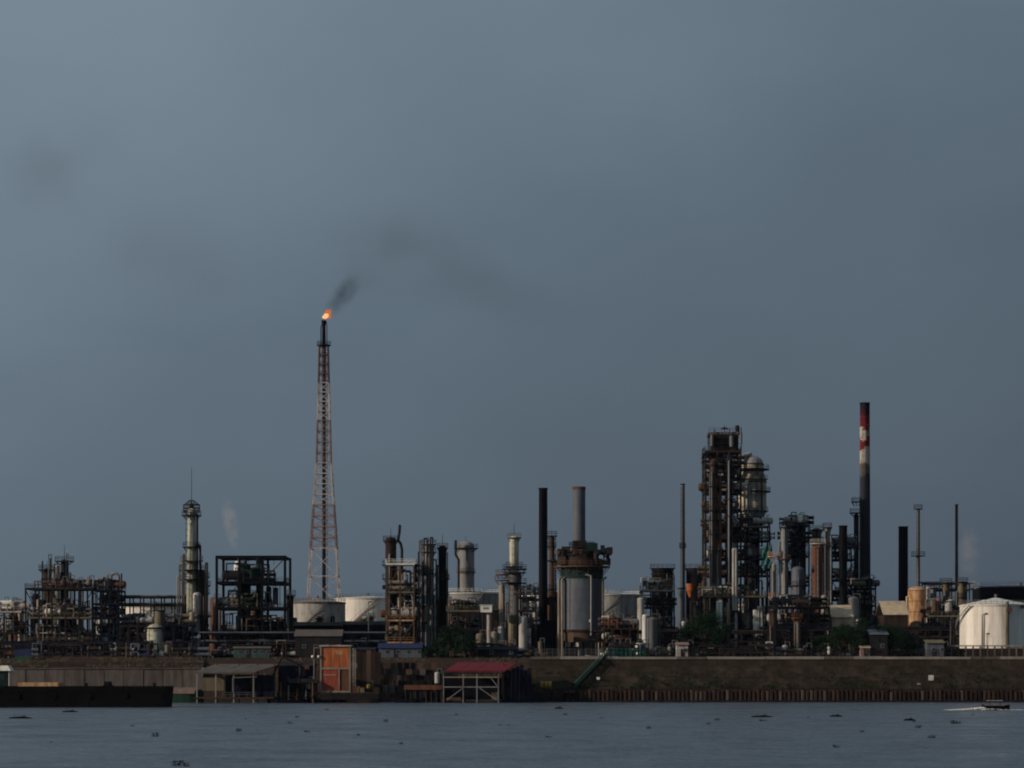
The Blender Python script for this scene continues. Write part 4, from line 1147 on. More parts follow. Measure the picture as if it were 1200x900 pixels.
puff('steam_plume', 'wispy pale steam rising over the big open structure', 270, 612, 664, 2.6, 2.6, 8.5, 'steam_a', radians(-10))
puff('steam_plume', 'wispy pale steam rising beside the thin black mast', 1136, 648, 700, 4, 3, 9, 'steam_b', 0)
puff('steam_plume', 'pale steam leaking at the foot of the red topped chimney', 1014, 690, 700, 3.4, 2.5, 4.5, 'steam_a', radians(20))

# ------------------------------------------------------------------ green exchanger unit
GX = 'the exchanger tower'
F1 = frame('exchanger_tower', 'four deck exchanger tower with a pale top beam and rusty lower decks', 453, 485, 645, 8, [661, 694, 727, 753], 'brown', 3, rails=(0, 1, 2, 3), edge={0: 'white', 1: 'khaki', 2: 'rustlight', 3: 'rustlight'}, deckm='darkbrown')
fill('the second deck of '+GX, F1, 1, ['darkgreen', 'darkgreen', 'dark', 'tan', 'grey'], 5, 6.0, .1, .9, 'heer')
fill('the third deck of '+GX, F1, 2, ['dark', 'black', 'offwhite', 'dark'], 4, 6.0, .1, .9, 'hher', 1.5)
fill('the lowest deck of '+GX, F1, 3, ['darkgreen', 'offwhite', 'dark', 'rust'], 4, 4.4, .1, .9, 'hver')
fill('the ground floor of '+GX, F1, -1, ['blue', 'navy', 'dark'], 4, 3.0, .1, .9, 'hve', 1.2)
column('process_column', 'dark brown column with a platform at the corner of the exchanger tower', 'column', 458, 13, 633, 657, 'darkbrown', plats=[(633.5, 3), (662, 4), (678, 4)], pipes=4, mast=618)
t = Thing('vent_stack', 'dark vent pipe with a swan neck beside the exchanger tower column', 'pipe', 468, 656)
t.part('pipe', MB().tube([(t.x(471), 0, 0), (t.x(471), 0, t.z(644)), (t.x(469.5), 0, t.z(637)), (t.x(466.5), 0, t.z(633)), (t.x(468), 0, t.z(624)), (t.x(468.5), 0, t.z(616))], .36, 8), 'dark')
t.part('cap', MB().cyl((t.x(468.5), 0, t.z(617)), (t.x(468.5), 0, t.z(614.5)), .5, .1, 8), 'dark')
F2 = frame('equipment_structure', 'narrow dark frame between the exchanger tower and the grey column', 487, 496, 650, 7, [662, 680, 700, 725], 'navy', 2, rails=(0,), deckm='dark')
for k in (1, 2, 3): fill('the narrow dark frame', F2, k, ['dark', 'offwhite', 'navy'], 2, 4.0, .1, .9, 'hvr')
column('process_column', 'grey lit column with two stacked platforms by the exchanger tower', 'column', 502, 13, 640, 652, 'galv', plats=[(638, 3, 'dark'), (647, 3), (672, 4), (690, 3)], pipes=4, mast=629)
column('process_column', 'black column with a hooped railing by the exchanger tower', 'column', 518.5, 9.5, 642, 654, 'black', plats=[(642, 2), (678, 4), (700, 4)], pipes=3, mast=626)
for px, yt, m in ((491, 647, 'dark'), (494, 634, 'grey'), (497, 631, 'dark'), (507, 630, 'dark'), (511, 656, 'darkgreen'), (499, 676, 'galv'), (526, 700, 'grey')):
    riser(f'{CNAME[m]} riser pipe reaching {"high" if yt < 640 else "midway" if yt < 680 else "low"} {"before" if px > 500 else "beside"} the grey lit column', px, 648, G, Z(yt, 648)-G, .2, m, 'riser pipes around the grey lit column', dx=rnd(-.8, .8))
column('catalyst_column', 'wide grey column with a flared top platform behind the grey tank', 'column', 546, 20, 640, 750, 'galv', plats=[(642.5, 4.5, 'dark'), (671, 1.5, 'khaki')], pipes=1, bands=(671,), mast=628)
t = Thing('downcomer_pipe', 'dark offset pipe running down the wide grey column', 'pipe', 537, 746)
t.part('pipe', MB().tube([(t.x(534), 0, t.z(633)), (t.x(534), 0, t.z(650)), (t.x(537.5), 0, t.z(656)), (t.x(537.5), 0, 0)], .35, 8), 'dark')
F3 = frame('equipment_structure', 'low dark frame of pipework in front of the grey tank', 524, 562, 640, 9, [716, 738, 755], 'navy', 4, rails=(0,), deckm='dark', edge={0: 'khaki'})
for k in (0, 1, 2, -1): fill('the low pipework frame', F3, k, ['dark', 'grey', 'darkgreen', 'navy', 'khaki', 'brown'], 5, 3.2, .05, .95, 'hversr')
t = Thing('control_cabin', 'bright white cabin raised on a pale column beside the river', 'building', 570, 634)
cb = t.part('cabin', MB().box(t.x(563), t.x(576.5), 0, 2.6, t.z(717.5), t.z(709.5)), 'white')
t.part('roof', MB().box(t.x(563)-.15, t.x(576.5)+.15, -.15, 2.75, t.z(709.5), t.z(709.5)+.15), 'white')
t.part('window', MB().box(t.x(566), t.x(573), -.05, -.01, t.z(714), t.z(711.5)), 'galv', cb)
t.part('support_column', MB().cyl((t.x(573), 1.3, 0), (t.x(573), 1.3, t.z(717.5)), .62, .55, 12), 'offwhite')
t.part('support_column', MB().cyl((t.x(566), 1.3, 0), (t.x(566), 1.3, t.z(717.5)), .25, .25, 10), 'dark')
vdrum('yellow brown upright drum at the foot of the raised white cabin', 563, 630, G, 5.6, 1.1, 'khaki')
vdrum('pale yellow small drum near the raised white cabin', 579, 631, G, 6.2, .8, 'tan')
vdrum('dirty white upright drum beside the raised white cabin', 587, 632, G, 7.5, .7, 'offwhite')

# pale column with two widths
column('process_column', 'cream topped column with wide platforms beside the black chimney', 'column', 602.5, 11, 631, 661, 'cream', plats=[(630, 3, 'khaki'), (664, 5, 'dark')], pipes=1, mast=613, ladder=True)
column('process_column', 'stout grey lower column below the cream topped one', 'column', 603, 19, 674, 653, 'grey', plats=[(667, 5, 'dark'), (671, 4), (683, 5)], pipes=4, taper=.85, skirt=(735, 'khaki'))
column('process_column', 'slim tan column with a rusty orange platform', 'column', 588, 7, 686, 648, 'tan', plats=[(680, 5, 'rust'), (673, 4, 'rust')], pipes=1)
column('surge_drum', 'brown tapered drum at the foot of the cream topped column', 'vessel', 601, 11, 722, 640, 'khaki', plats=[], pipes=1)
vdrum('banded grey drum by the cream topped column', 613, 638, G, 10, 1.1, 'offwhite')
H1 = frame('equipment_structure', 'dark small frame between the cream topped column and the chimney', 607, 628, 648, 6, [700, 716, 735], 'dark', 3, rails=(0,), deckm='dark')
for k in (0, 1, 2, -1): fill('the small frame by the chimney', H1, k, ['offwhite', 'dark', 'grey', 'navy', 'tan'], 3, 3.2, .05, .95, 'hver')

# black chimney and heater
t = stack('chimney', 'tall rough black chimney beside the heater vessel', 636.5, 10.5, 573, 668, 'black', .96, rim='black')
t.part('duct', MB().box(-.2, 5, -.8, .8, 14, 16), 'black')
t.part('brick_base', MB().box(-3.2, 3.2, -2.6, 2.6, 0, Z(727, 668)-G), 'navy')
column('process_column', 'slim pinkish grey column tucked behind the black chimney', 'column', 646.5, 7, 630, 674, 'brown', plats=[(628, 3), (640, 2), (690, 3)], pipes=3, mast=620)
t = Thing('heater_vessel', 'wide grey cylindrical heater with a rust stained crown and grey chimney', 'furnace', 682, 652)
R = t.w(50)/2; zt = t.z(667); zb = t.z(738)
for k in range(6):
    z0, z1 = zb+(zt-zb)*k/6, zb+(zt-zb)*(k+1)/6
    t.part('shell_ring', MB().cyl((0, 0, z0), (0, 0, z1-.03), R, R, 36, caps=False), 'bluegrey' if k < 5 else 'darkgreen')
    t.part('stiffener_ring', MB().annulus((0, 0, z1-.15), R-.1, R+.10, .15, n=36), 'grey')
for k in range(7):
    a = 2*pi*k/7+.5; t.part('stiffener_rib', MB().beam(((R+.06)*cos(a), (R+.06)*sin(a), zb), ((R+.06)*cos(a), (R+.06)*sin(a), zt-.3), .10), 'bluegrey')
t.part('floor_plate', MB().cyl((0, 0, zb-.6), (0, 0, zb), R+.2, R+.2, 36), 'darkbrown')
t.part('skirt', MB().cyl((0, 0, zb-3.2), (0, 0, zb-.6), R*.95, R*.98, 36), 'brown')
for k in range(10):
    a = 2*pi*k/10+.2; t.part('leg', MB().beam((R*.9*cos(a), R*.9*sin(a), 0), (R*.9*cos(a), R*.9*sin(a), zb-3.2), .45), 'brown')
zc = t.z(664)
p = t.part('platform', MB().annulus((0, 0, zc-.3), R*.9, t.w(66)/2, .3, n=32), 'brown'); t.part('railing', MB().crail((0, 0, zc), t.w(65)/2, 1.3, 0, 2*pi, 30, .10), 'rust', p)
t.part('bracket', (lambda b: [b.beam((R*cos(a), R*sin(a), zc-2.2), (t.w(64)/2*cos(a), t.w(64)/2*sin(a), zc-.3), .18) for a in [2*pi*i/14 for i in range(14)]] and b)(MB()), 'rust', p)
t.part('crown', MB().cyl((0, 0, zt), (0, 0, t.z(655)), R, R*.95, 36).cyl((0, 0, t.z(655)), (0, 0, t.z(638)), R*.8, R*.3, 36), 'darkbrown')
t.part('convection_box', MB().box(t.x(671), t.x(687), -2.5, 2.5, t.z(656), t.z(634)), 'dark')
rs_ = random.Random(21)
for k in range(48):
    px = rs_.uniform(653, 714); yb = rs_.choice([662, 662, 655, 650]); yt = yb-rs_.uniform(4, 17)*(1-.35*abs(px-684)/30); y = rs_.uniform(-4.2, 3)
    m = rs_.choice(['rust', 'darkbrown', 'dark', 'darkgreen', 'brown', 'dark', 'navy'])
    w_ = rs_.uniform(.35, 1.1)
    if k % 3 == 0: t.part('duct_box', MB().box(t.x(px)-w_, t.x(px)+w_, y-w_, y+w_, t.z(yb), t.z(yt)), m)
    elif k % 3 == 1: t.part('burner_drum', MB().cyl((t.x(px), y, t.z(yb)), (t.x(px), y, t.z(yt)), w_*.8, w_*.8, 12).dome((t.x(px), y, t.z(yt)), w_*.8, w_*.4, 12, 3), m)
    else: t.part('pipe', MB().tube([(t.x(px), y, t.z(yb)), (t.x(px), y, t.z(yt)), (t.x(px)+rs_.choice([-1, 1])*rs_.uniform(1, 3), y, t.z(yt)), (t.x(px)+1.5, y+.5, t.z(yb))], .2), m)
for (py, rr, m) in ((650, .84, 'dark'), (641, .62, 'dark')):
    p = t.part('platform', MB().annulus((0, 0, t.z(py)-.2), R*.3, R*rr, .2, n=24), m); t.part('railing', MB().crail((0, 0, t.z(py)), R*rr-.1, 1.2, 0, 2*pi, 20, .1), m, p)
t.part('hood', MB().box(t.x(686), t.x(700), -3.2, .8, t.z(646), t.z(637)), 'darkgreen')
cx = t.x(678.5); ch0, ch1 = t.z(640), t.z(571)
for k in range(8):
    z0, z1 = ch0+(ch1-ch0)*k/8, ch0+(ch1-ch0)*(k+1)/8
    t.part('stack_section', MB().cyl((cx, 0, z0), (cx, 0, z1-.03), t.w(15)/2, t.w(15)/2, 20, caps=False), 'bluegrey')
    t.part('flange_ring', MB().annulus((cx, 0, z1-.15), t.w(15)/2-.08, t.w(15)/2+.06, .16), 'grey')
t.part('stack_rim', MB().annulus((cx, 0, ch1-.6), t.w(15)/2*.8, t.w(15)/2+.1, .7), 'rust')
for px in (654.5, 658.5, 706): t.part('pipe', MB().tube([(t.x(px), -R*.72, .2), (t.x(px), -R*.72, t.z(680)), (t.x(px)+.8, -R*.55, t.z(677))], .3, 8), 'tan')
t.part('pipe', MB().tube([(t.x(692), -R-.3, t.z(745)), (t.x(692), -R-.3, t.z(676)), (t.x(685), -R-.2, t.z(674))], .25, 8), 'galv')
t.part('ladder', MB().ladder(t.x(700), -R*.85, 0, zc), 'dark')
t.part('door', MB().box(t.x(663), t.x(677), -R-.4, -R*.8, 0, t.z(758)), 'dark')
t.part('hatch', MB().cyl((t.x(691.5), -R-.2, t.z(728)), (t.x(691.5), -R+.6, t.z(728)), .42, .42, 10), 'white')

# gear between heater and tree
I1 = frame('equipment_structure', 'low rusty frame of pipes right behind the teal fence', 708, 748, 636, 9, [737, 753], 'darkbrown', 5, rails=(0,), deckm='dark')
for k in (0, 1, -1): fill('the low rusty frame', I1, k, ['dark', 'offwhite', 'grey', 'rust', 'darkgreen'], 6, 3.0, .05, .95, 'hverr')
vdrum('tall grey drum with a pale lid behind the teal fence', 764, 637, G, 9.5, 1.5, 'grey'); vdrum('bright white narrow drum behind the teal fence', 755.5, 634, G, 10.5, .62, 'white')
vdrum('small black topped drum near the narrow white drum', 751, 650, G, 15, .9, 'offwhite')
J1 = frame('equipment_structure', 'pale roofed equipment frame below the two dark squat towers', 752, 790, 660, 9, [692, 712, 735], 'dark', 4, rails=(0,), deckm='khaki', edge={0: 'tan'})
for k in (0, 1, 2, -1): fill('the pale roofed frame', J1, k, ['dark', 'darkgreen', 'navy', 'offwhite', 'brown', 'khaki'], 5, 3.4, .05, .95, 'hverr')
column('cooling_tower', 'squat black ribbed tower with a flat top platform by the thin chimney', 'tower', 776.5, 24, 667, 735, 'black', plats=[(666, 3), (672, 1.5), (678, 1.5), (684, 1.5)], pipes=2, dome=False, cap='dark', railn=16)
column('cooling_tower', 'squat black tower hung with an orange bin by the thin chimney', 'tower', 816, 24, 667, 737, 'black', plats=[(666, 2.5)], pipes=2, dome=False, cap='dark')
t = Thing('hopper', 'orange tapered hopper in front of the squat black tower', 'hopper', 809, 715, G)
t.part('bin', MB().cyl((0, 0, t.z(692)), (0, 0, t.z(684)), 1.15, 1.2, 12).cyl((0, 0, t.z(700)), (0, 0, t.z(692.05)), .35, 1.15, 12), 'orange')
for s in (-1, 1): t.part('leg', MB().beam((s*1.2, 0, 0), (s*1.2, 0, t.z(687)), .22), 'dark')
stack('chimney', 'thin pale blue grey chimney between the two squat black towers', 800, 6.2, 568, 702, 'bluegrey', .8, plats=[(642, 1.2)])
stack('chimney', 'wide base duct stack at the foot of the thin pale chimney', 798.5, 9, 690, 690, 'bluegrey', .95, ladder=False)
t = Thing('pipe_bridge', 'rusty capped pipe bridge between the black chimney and tanks', 'pipe rack', 720, 700)
t.part('beam', MB().beam((t.x(607), 0, t.z(703)), (t.x(650), 0, t.z(703)), .5, .9), 'dark')
for px in (612, 628, 648): t.part('post', MB().beam((t.x(px), 0, 0), (t.x(px), 0, t.z(704)), .3), 'dark')

# ------------------------------------------------------------------ catalytic cracker tower
CC = 'the cracker tower'
P1 = frame('cracker_tower', 'tall dense brown steel tower with a grey boxed top', 827, 868, 690, 10, [529, 545, 560, 577, 598, 618, 633, 655, 675], 'darkbrown', 4, rails=(0, 1, 2, 3, 4, 5, 6, 7), deckm='dark', brace=True, postw=.5, beamw=.5)
for k in range(1, 9): fill('the upper decks of '+CC, P1, k, ['dark', 'brown', 'darkbrown', 'navy', 'grey', 'offwhite'], 4, 3.2, .05, .95, 'hvere', 1.25)
fill('the ground floor of '+CC, P1, -1, ['dark', 'offwhite', 'navy', 'dark'], 5, 10, .05, .95, 'vrrh', 1.1)
mat('liftgrey', (.032, .035, .042), .7, var=.5, scale=.7, dirt=(.012, .012, .015), amt=.55)
t = Thing('lift_house', 'grey boxed lift house with railings on top of the cracker tower', 'building', 850, 691, G+P1.zs[0]+.31)
bx = t.part('wall', MB().box(t.x(834), t.x(865.5), 0.5, 8.5, 0, t.z(509)), 'liftgrey')
t.part('roof', MB().box(t.x(830.5), t.x(867.5), 0.1, 8.9, t.z(509), t.z(506)), 'grey')
t.part('window', MB().box(t.x(838), t.x(845), .38, .49, t.z(519), t.z(512)), 'black', bx)
t.part('door', MB().box(t.x(841), t.x(844), .40, .49, 0.1, t.z(522)), 'black', bx)
t.part('roof_fan', MB().cyl((t.x(850.5), 4, t.z(506)), (t.x(850.5), 4, t.z(504.5)), .4, .4, 10).annulus((t.x(850.5), 4, t.z(501)), .5, .95, .3, n=12).cyl((t.x(850.5), 4, t.z(504.5)), (t.x(850.5), 4, t.z(497)), .12, .12, 6), 'dark')
t.part('roof_vent', MB().cyl((t.x(865.5), 4, t.z(506)), (t.x(865.5), 4, t.z(497)), .6, .6, 10), 'dark')
t.part('railing', MB().rail((t.x(831), .2, t.z(506)), (t.x(867), .2, t.z(506))), 'dark')
for i_, px_ in enumerate((830, 837, 846, 855, 862, 868.5)):
    t.part('gantry_post', MB().beam((t.x(px_), -.3, 0), (t.x(px_), -.3, t.z(508-(i_*5) % 9)), .22), 'darkbrown')
for py_ in (513, 520): t.part('walkway', MB().box(t.x(829), t.x(869.5), -.75, .3, t.z(py_), t.z(py_)+.15).rail((t.x(829), -.75, t.z(py_)+.15), (t.x(869.5), -.75, t.z(py_)+.15)), 'dark')
for px_, py_, r_ in ((834, 516, .45), (857, 517, .6), (868, 514, .35)): t.part('vent_drum', MB().cyl((t.x(px_), -.9, t.z(py_+7)), (t.x(px_), -.9, t.z(py_-6)), r_, r_, 10), 'grey')
column('riser_reactor', 'tall rust brown reactor column at the corner of the cracker tower', 'column', 836, 8, 541, 688, 'brown', plats=[(545, 2), (556, 2), (570, 4), (584, 2), (598, 5), (610, 3), (626, 3), (645, 3)], pipes=3, railn=8)
column('riser_reactor', 'slim dark red pipe column running up the cracker tower face', 'column', 844, 4, 560, 688.2, 'rust', pipes=1, ladder=False)
column('riser_reactor', 'dark column running up the middle of the cracker tower face', 'column', 855, 7, 535, 688, 'navy', pipes=2, plats=[(552, 2), (585, 3), (605, 3)], railn=8)
t = Thing('outer_ladder', 'caged ladder with landings on the brown side of the cracker tower', 'ladder', 827, 689)
t.part('ladder', MB().ladder(t.x(826.5), 0, 0, t.z(530)), 'darkbrown')
for py in (532, 569, 599, 636): t.part('landing', MB().box(t.x(822.5), t.x(827), -.6, .8, t.z(py), t.z(py)+.2).rail((t.x(822.5), -.6, t.z(py)+.2), (t.x(827), -.6, t.z(py)+.2)), 'dark')
mat('regen', (.46, .40, .32), .7, var=.3, scale=.35, dirt=(.22, .17, .13), amt=.3)
t = Thing('regenerator_vessel', 'big tan domed regenerator vessel beside the cracker tower', 'vessel', 881, 708)
R = t.w(34)/2
t.part('shell', MB().cyl((0, 0, t.z(600)), (0, 0, t.z(562)), R, R, 28), 'regen')
t.part('shell', MB().cyl((0, 0, t.z(562)), (0, 0, t.z(553)), R, R*.80, 28), 'regen')
t.part('upper_shell', MB().cyl((0, 0, t.z(553)), (0, 0, t.z(544)), R*.8, R*.8, 28), 'regen')
t.part('head', MB().dome((0, 0, t.z(544)), R*.8, R*.6, 28, 5), 'galv')
t.part('cone', MB().cyl((0, 0, t.z(618)), (0, 0, t.z(600)), R*.55, R, 28, caps=False), 'offwhite')
t.part('standpipe', MB().cyl((0, 0, 0), (0, 0, t.z(618)), R*.55, R*.55, 20), 'dark')
for by in (553, 566, 545): t.part('band', MB().annulus((0, 0, t.z(by)), R*.78, R*(.84 if by < 555 else 1.03), .35, n=28), 'brown')
for (py, ext, a0, a1) in ((577, 5, -pi*.55, pi*.35), (600, 2.5, 0, 2*pi), (551, 3.5, 0, 2*pi), (563, 2.2, pi*1.1, pi*1.9)):
    p = t.part('platform', MB().annulus((0, 0, t.z(py)), R*.78, R+t.w(ext), .25, a0, a1), 'dark'); t.part('railing', MB().crail((0, 0, t.z(py)+.25), R+t.w(ext)-.1, 1.1, a0, a1, 14), 'dark', p)
t.part('gas_line', MB().tube([(-.6, -R*.3, t.z(538)), (-.6, -R*.3, t.z(532.5)), (-R*1.0, -R*.8, t.z(537)), (-R*1.05, -R*.8, t.z(575))], .6, 10), 'offwhite')
for (px, py) in ((874, 567), (870, 573), (866.5, 580)): t.part('nozzle', MB().cyl((t.x(px), -R*.55, t.z(py)), (t.x(px)-.2, -R*1.02, t.z(py)+.1), .5, .5, 10), 'white')
t.part('pipe', MB().tube([(R*.6, -R*.95, t.z(640)), (R*.6, -R*.95, t.z(556))], .25, 8), 'brown')
t.part('ladder', MB().ladder(R*.25, -R-.3, t.z(618), t.z(545)), 'dark')
t.part('pipe', MB().tube([(-R*.35, -R*1.02, t.z(630)), (-R*.35, -R*1.02, t.z(570)), (0, -R*.9, t.z(566))], .3, 8), 'galv')
t.part('relief_loop', MB().tube([(-R*1.0+.6*cos(a), -R*.5, t.z(531)+.9*sin(a)) for a in [pi*2*k/10 for k in range(11)]], .16, 6), 'dark')
P2 = frame('equipment_structure', 'dark multi deck structure carrying the regenerator vessel', 862, 902, 695, 5.5, [617, 634, 655, 675], 'navy', 4, rails=(0, 1, 2), deckm='dark', edge={0: 'grey'})
for k in range(4): fill('the structure carrying the regenerator', P2, k, ['navy', 'dark', 'offwhite', 'khaki', 'grey'], 5, 3.6, .05, .95, 'hvere', 1.2)
fill('the ground below the regenerator', P2, -1, ['dark', 'navy', 'black'], 5, 12, .05, .95, 'vrr', 1.3)
P3 = frame('equipment_structure', 'low wide deck with a pale edge beam under the cracker tower', 822, 898, 668, 9, [699, 742], 'black', 6, rails=(0,), deckm='darkbrown', edge={0: 'khaki', 1: 'khaki'}, postw=.55)
fill('the low wide deck', P3, 0, ['white', 'dark', 'offwhite', 'darkgreen', 'brown', 'dark'], 9, 4.5, .02, .98, 'vhers')
fill('the lower level of the low wide deck', P3, 1, ['dark', 'navy', 'dark', 'grey'], 9, 5.5, .02, .98, 'vhevr', 1.3)
fill('the ground under the low wide deck', P3, -1, ['dark', 'navy', 'black', 'bluegrey'], 9, 4.5, .02, .98, 'hves', 1.3)
for px, yt, m in ((862.5, 644, 'offwhite'), (841, 706, 'white'), (853, 708, 'tan'), (889, 712, 'offwhite'), (884, 716, 'white')):
    riser(f'{CNAME[m]} lit riser pipe in front of the cracker tower', px, 664, G, Z(yt, 664)-G, .38, m, 'lit riser pipes in front of the cracker tower', dx=rnd(-.9, .9))
t = Thing('debris_net', 'bright teal netting hung on scaffolding beside the regenerator', 'net', 899, 690)
b = MB(); nx_, nz_ = 9, 12
vs = []
for j in range(nz_+1):
    for i in range(nx_+1):
        px = 893+11*i/nx_; py = 640+26*j/nz_
        vs.append((t.x(px)+.1*sin(j), .35*sin(i*1.3+j*.7), t.z(py)))
b.add(vs, [(j*(nx_+1)+i, j*(nx_+1)+i+1, (j+1)*(nx_+1)+i+1, (j+1)*(nx_+1)+i) for j in range(nz_) for i in range(nx_) if (i*7+j*5) % 6])
t.part('net', b, 'teal')
for px in (892.5, 898.5, 904.5): t.part('scaffold_pole', MB().cyl((t.x(px), .5, 0), (t.x(px), .5, t.z(637)), .09, .09, 6), 'dark')

# cluster of columns
column('process_column', 'lit grey column with a stepped top beside the teal netting', 'column', 919, 8.5, 619, 692, 'galv', plats=[(618, 2), (655, 4, 'rust')], pipes=2)
Q1 = frame('equipment_structure', 'dark framed structure with a mast among the eastern columns', 923, 948, 698, 9, [616, 634, 652, 686], 'navy', 3, rails=(0, 1, 2), deckm='dark')
for k in range(4): fill('the eastern framed structure', Q1, k, ['dark', 'bluegrey', 'navy', 'grey'], 4, 3.8, .05, .95, 'hver', 1.3)
column('process_column', 'blue grey column inside the eastern framed structure', 'column', 935, 15, 668, 690, 'bluegrey', pipes=4, plats=[(686, 3)])
column('process_column', 'dark column with a thin mast among the eastern columns', 'column', 940, 6, 612, 712, 'dark', plats=[(613, 3), (632, 2)], pipes=2, mast=603)
column('process_column', 'grey domed column behind the eastern framed structure', 'column', 931, 8, 618, 715, 'grey', plats=[(634, 2)], pipes=2, mast=606)
column('process_column', 'broad rust brown column with a pale collar', 'column', 958.5, 15.5, 642, 684, 'rust', plats=[(637, 2, 'offwhite')], pipes=2, dome=True, bands=(639,))
column('process_column', 'rust topped column behind the broad brown column', 'column', 957, 11, 622, 705, 'khaki', plats=[(621, 3), (634, 3)], pipes=2)
column('process_column', 'slim lit grey column beside the broad brown column', 'column', 969.5, 7.5, 619, 690, 'galv', plats=[(618, 2), (640, 2)], pipes=2)
Q2 = frame('equipment_structure', 'thin dark frame between the slim grey column and square stack', 975, 1002, 700, 8, [641, 656, 680, 703], 'navy', 3, rails=(0, 1), deckm='dark')
for k in range(4): fill('the thin dark frame', Q2, k, ['bluegrey', 'navy', 'dark', 'darkbrown', 'grey'], 4, 3.6, .05, .95, 'hver', 1.2)
CNAME['red'] = 'dull red'
stack('chimney', 'short black square topped stack among the eastern columns', 988, 9.5, 617, 690, 'black', 1.0, rim='black', ladder=False)
column('process_column', 'beige column rising from an orange platform', 'column', 907, 5, 662, 680, 'tan', plats=[(652, 5, 'rustlight'), (700, 4, 'rustlight'), (712, 3)], pipes=1)
column('process_column', 'low brown column on the quay edge', 'column', 905.5, 8, 716, 640, 'brown', plats=[(716, 2)], pipes=1)
column('process_column', 'short pale green column on the quay edge', 'column', 934, 7, 730, 636, 'khaki', plats=[(724, 3, 'rust')], pipes=1)
K1 = frame('equipment_structure', 'low dark frame at the foot of the eastern columns', 910, 972, 650, 10, [712, 732, 752], 'black', 6, rails=(0,), deckm='dark')
for k in (0, 1, 2, -1): fill('the low eastern frame', K1, k, ['dark', 'navy', 'black', 'offwhite', 'darkbrown'], 6, 3.4, .05, .95, 'hver', 1.2)
# red topped chimney
mat('stackred', (.22, .02, .03), .7, var=.3, scale=.9, dirt=(.012, .012, .016), amt=.45, streak=.35)
mat('stackpeel', (.50, .47, .42), .7, var=.2, scale=.6, dirt=(.05, .03, .03), amt=.62, streak=.3)
def stack_paint():
    m = bpy.data.materials.new('stackpaint'); m.use_nodes = True; MATS['stackpaint'] = m
    n, l = m.node_tree.nodes, m.node_tree.links; p = n['Principled BSDF']
    p.inputs['Roughness'].default_value = .75; p.inputs['Specular IOR Level'].default_value = .1
    g = n.new('ShaderNodeNewGeometry'); sp = n.new('ShaderNodeSeparateXYZ'); l.new(g.outputs['Position'], sp.inputs[0])
    t = n.new('ShaderNodeTexNoise'); t.inputs['Scale'].default_value = .55; t.inputs['Detail'].default_value = 5; t.inputs['Roughness'].default_value = .6
    l.new(g.outputs['Position'], t.inputs['Vector'])
    a = n.new('ShaderNodeMath'); a.operation = 'MULTIPLY_ADD'; a.inputs[1].default_value = 11.0
    l.new(t.outputs['Fac'], a.inputs[0]); l.new(sp.outputs['Z'], a.inputs[2])
    r = n.new('ShaderNodeMapRange'); r.inputs['From Min'].default_value = 60.0+5.5; r.inputs['From Max'].default_value = 84.0+5.5
    l.new(a.outputs[0], r.inputs['Value'])
    c = n.new('ShaderNodeValToRGB'); c.color_ramp.interpolation = 'CONSTANT'; el = c.color_ramp.elements
    el[0].position = 0; el[0].color = (.028, .034, .042, 1); el[1].position = .13; el[1].color = (.10, .085, .075, 1)
    for ps, cc in ((.24, (.36, .33, .29)), (.40, (.14, .014, .020)), (.56, (.40, .36, .32)), (.63, (.14, .014, .022)), (.76, (.040, .009, .015)), (.86, (.014, .008, .014))):
        el.new(ps).color = cc+(1,)
    l.new(r.outputs['Result'], c.inputs['Fac']); l.new(c.outputs['Color'], p.inputs['Base Color'])
stack_paint()
mat('stacktop', (.010, .009, .014), .7, dirt=(.05, .008, .014), amt=.3)
mat('stackworn', (.12, .10, .09), .7, var=.3, scale=.6, dirt=(.03, .025, .028), amt=.6, streak=.3)
mat('stackdark', (.028, .034, .042), .6, var=.3, scale=.3, dirt=(.02, .02, .025), amt=.4, streak=.12)
t = stack('chimney', 'tallest chimney with a peeling red and white painted top', 1013.5, 13.5, 473, 722, 'stackdark', .84, rim='black',
          can=2.4, m_top=[(460, 600, 'stackpaint')])
column('process_column', 'slim dark column hugging the tallest chimney', 'column', 1003.5, 6, 604, 716, 'dark', plats=[(601, 5), (588, 3), (640, 3)], pipes=2)
K2 = frame('equipment_structure', 'small dark frame at the foot of the tallest chimney', 1000, 1026, 690, 8, [690, 710, 735], 'black', 3, rails=(0,), deckm='dark')
for k in (0, 1, 2, -1): fill('the frame at the foot of the tallest chimney', K2, k, ['dark', 'bluegrey', 'navy', 'grey'], 4, 4, .05, .95, 'hver', 1.2)
stack('chimney', 'plain black chimney standing alone past the tallest one', 1058.5, 11, 618, 716, 'black', 1.0, rim='black')
stack('chimney', 'slim grey chimney with round platforms above the rusty vessel', 1076, 4.6, 597, 704, 'grey', .9, plats=[(597, 3), (652, 6)])
stack('chimney', 'thin black mast like chimney near the white domed tank', 1121, 4, 592, 702, 'black', .8, plats=[])
t = Thing('rusty_vessel', 'bright orange rusted vessel with flaking cream paint', 'vessel', 1075, 668)
R = t.w(22)/2
for k in range(4):
    z0, z1 = t.z(742)+(t.z(692)-t.z(742))*k/4, t.z(742)+(t.z(692)-t.z(742))*(k+1)/4
    t.part('shell_ring', MB().cyl((0, 0, z0), (0, 0, z1-.03), R, R, 24, caps=(k in (0, 3))), 'rustlight')
    t.part('seam_ring', MB().annulus((0, 0, z1-.1), R-.1, R+.07, .12, n=24), 'rust')
t.part('head', MB().dome((0, 0, t.z(692)), R, R*.45, 24), 'rustlight')
for k in range(6): t.part('leg', MB().beam((R*.85*cos(k*pi/3), R*.85*sin(k*pi/3), 0), (R*.85*cos(k*pi/3), R*.85*sin(k*pi/3), t.z(742)), .4), 'dark')
t.part('ladder', MB().ladder(R+.4, -.5, 0, t.z(692)), 'rust')
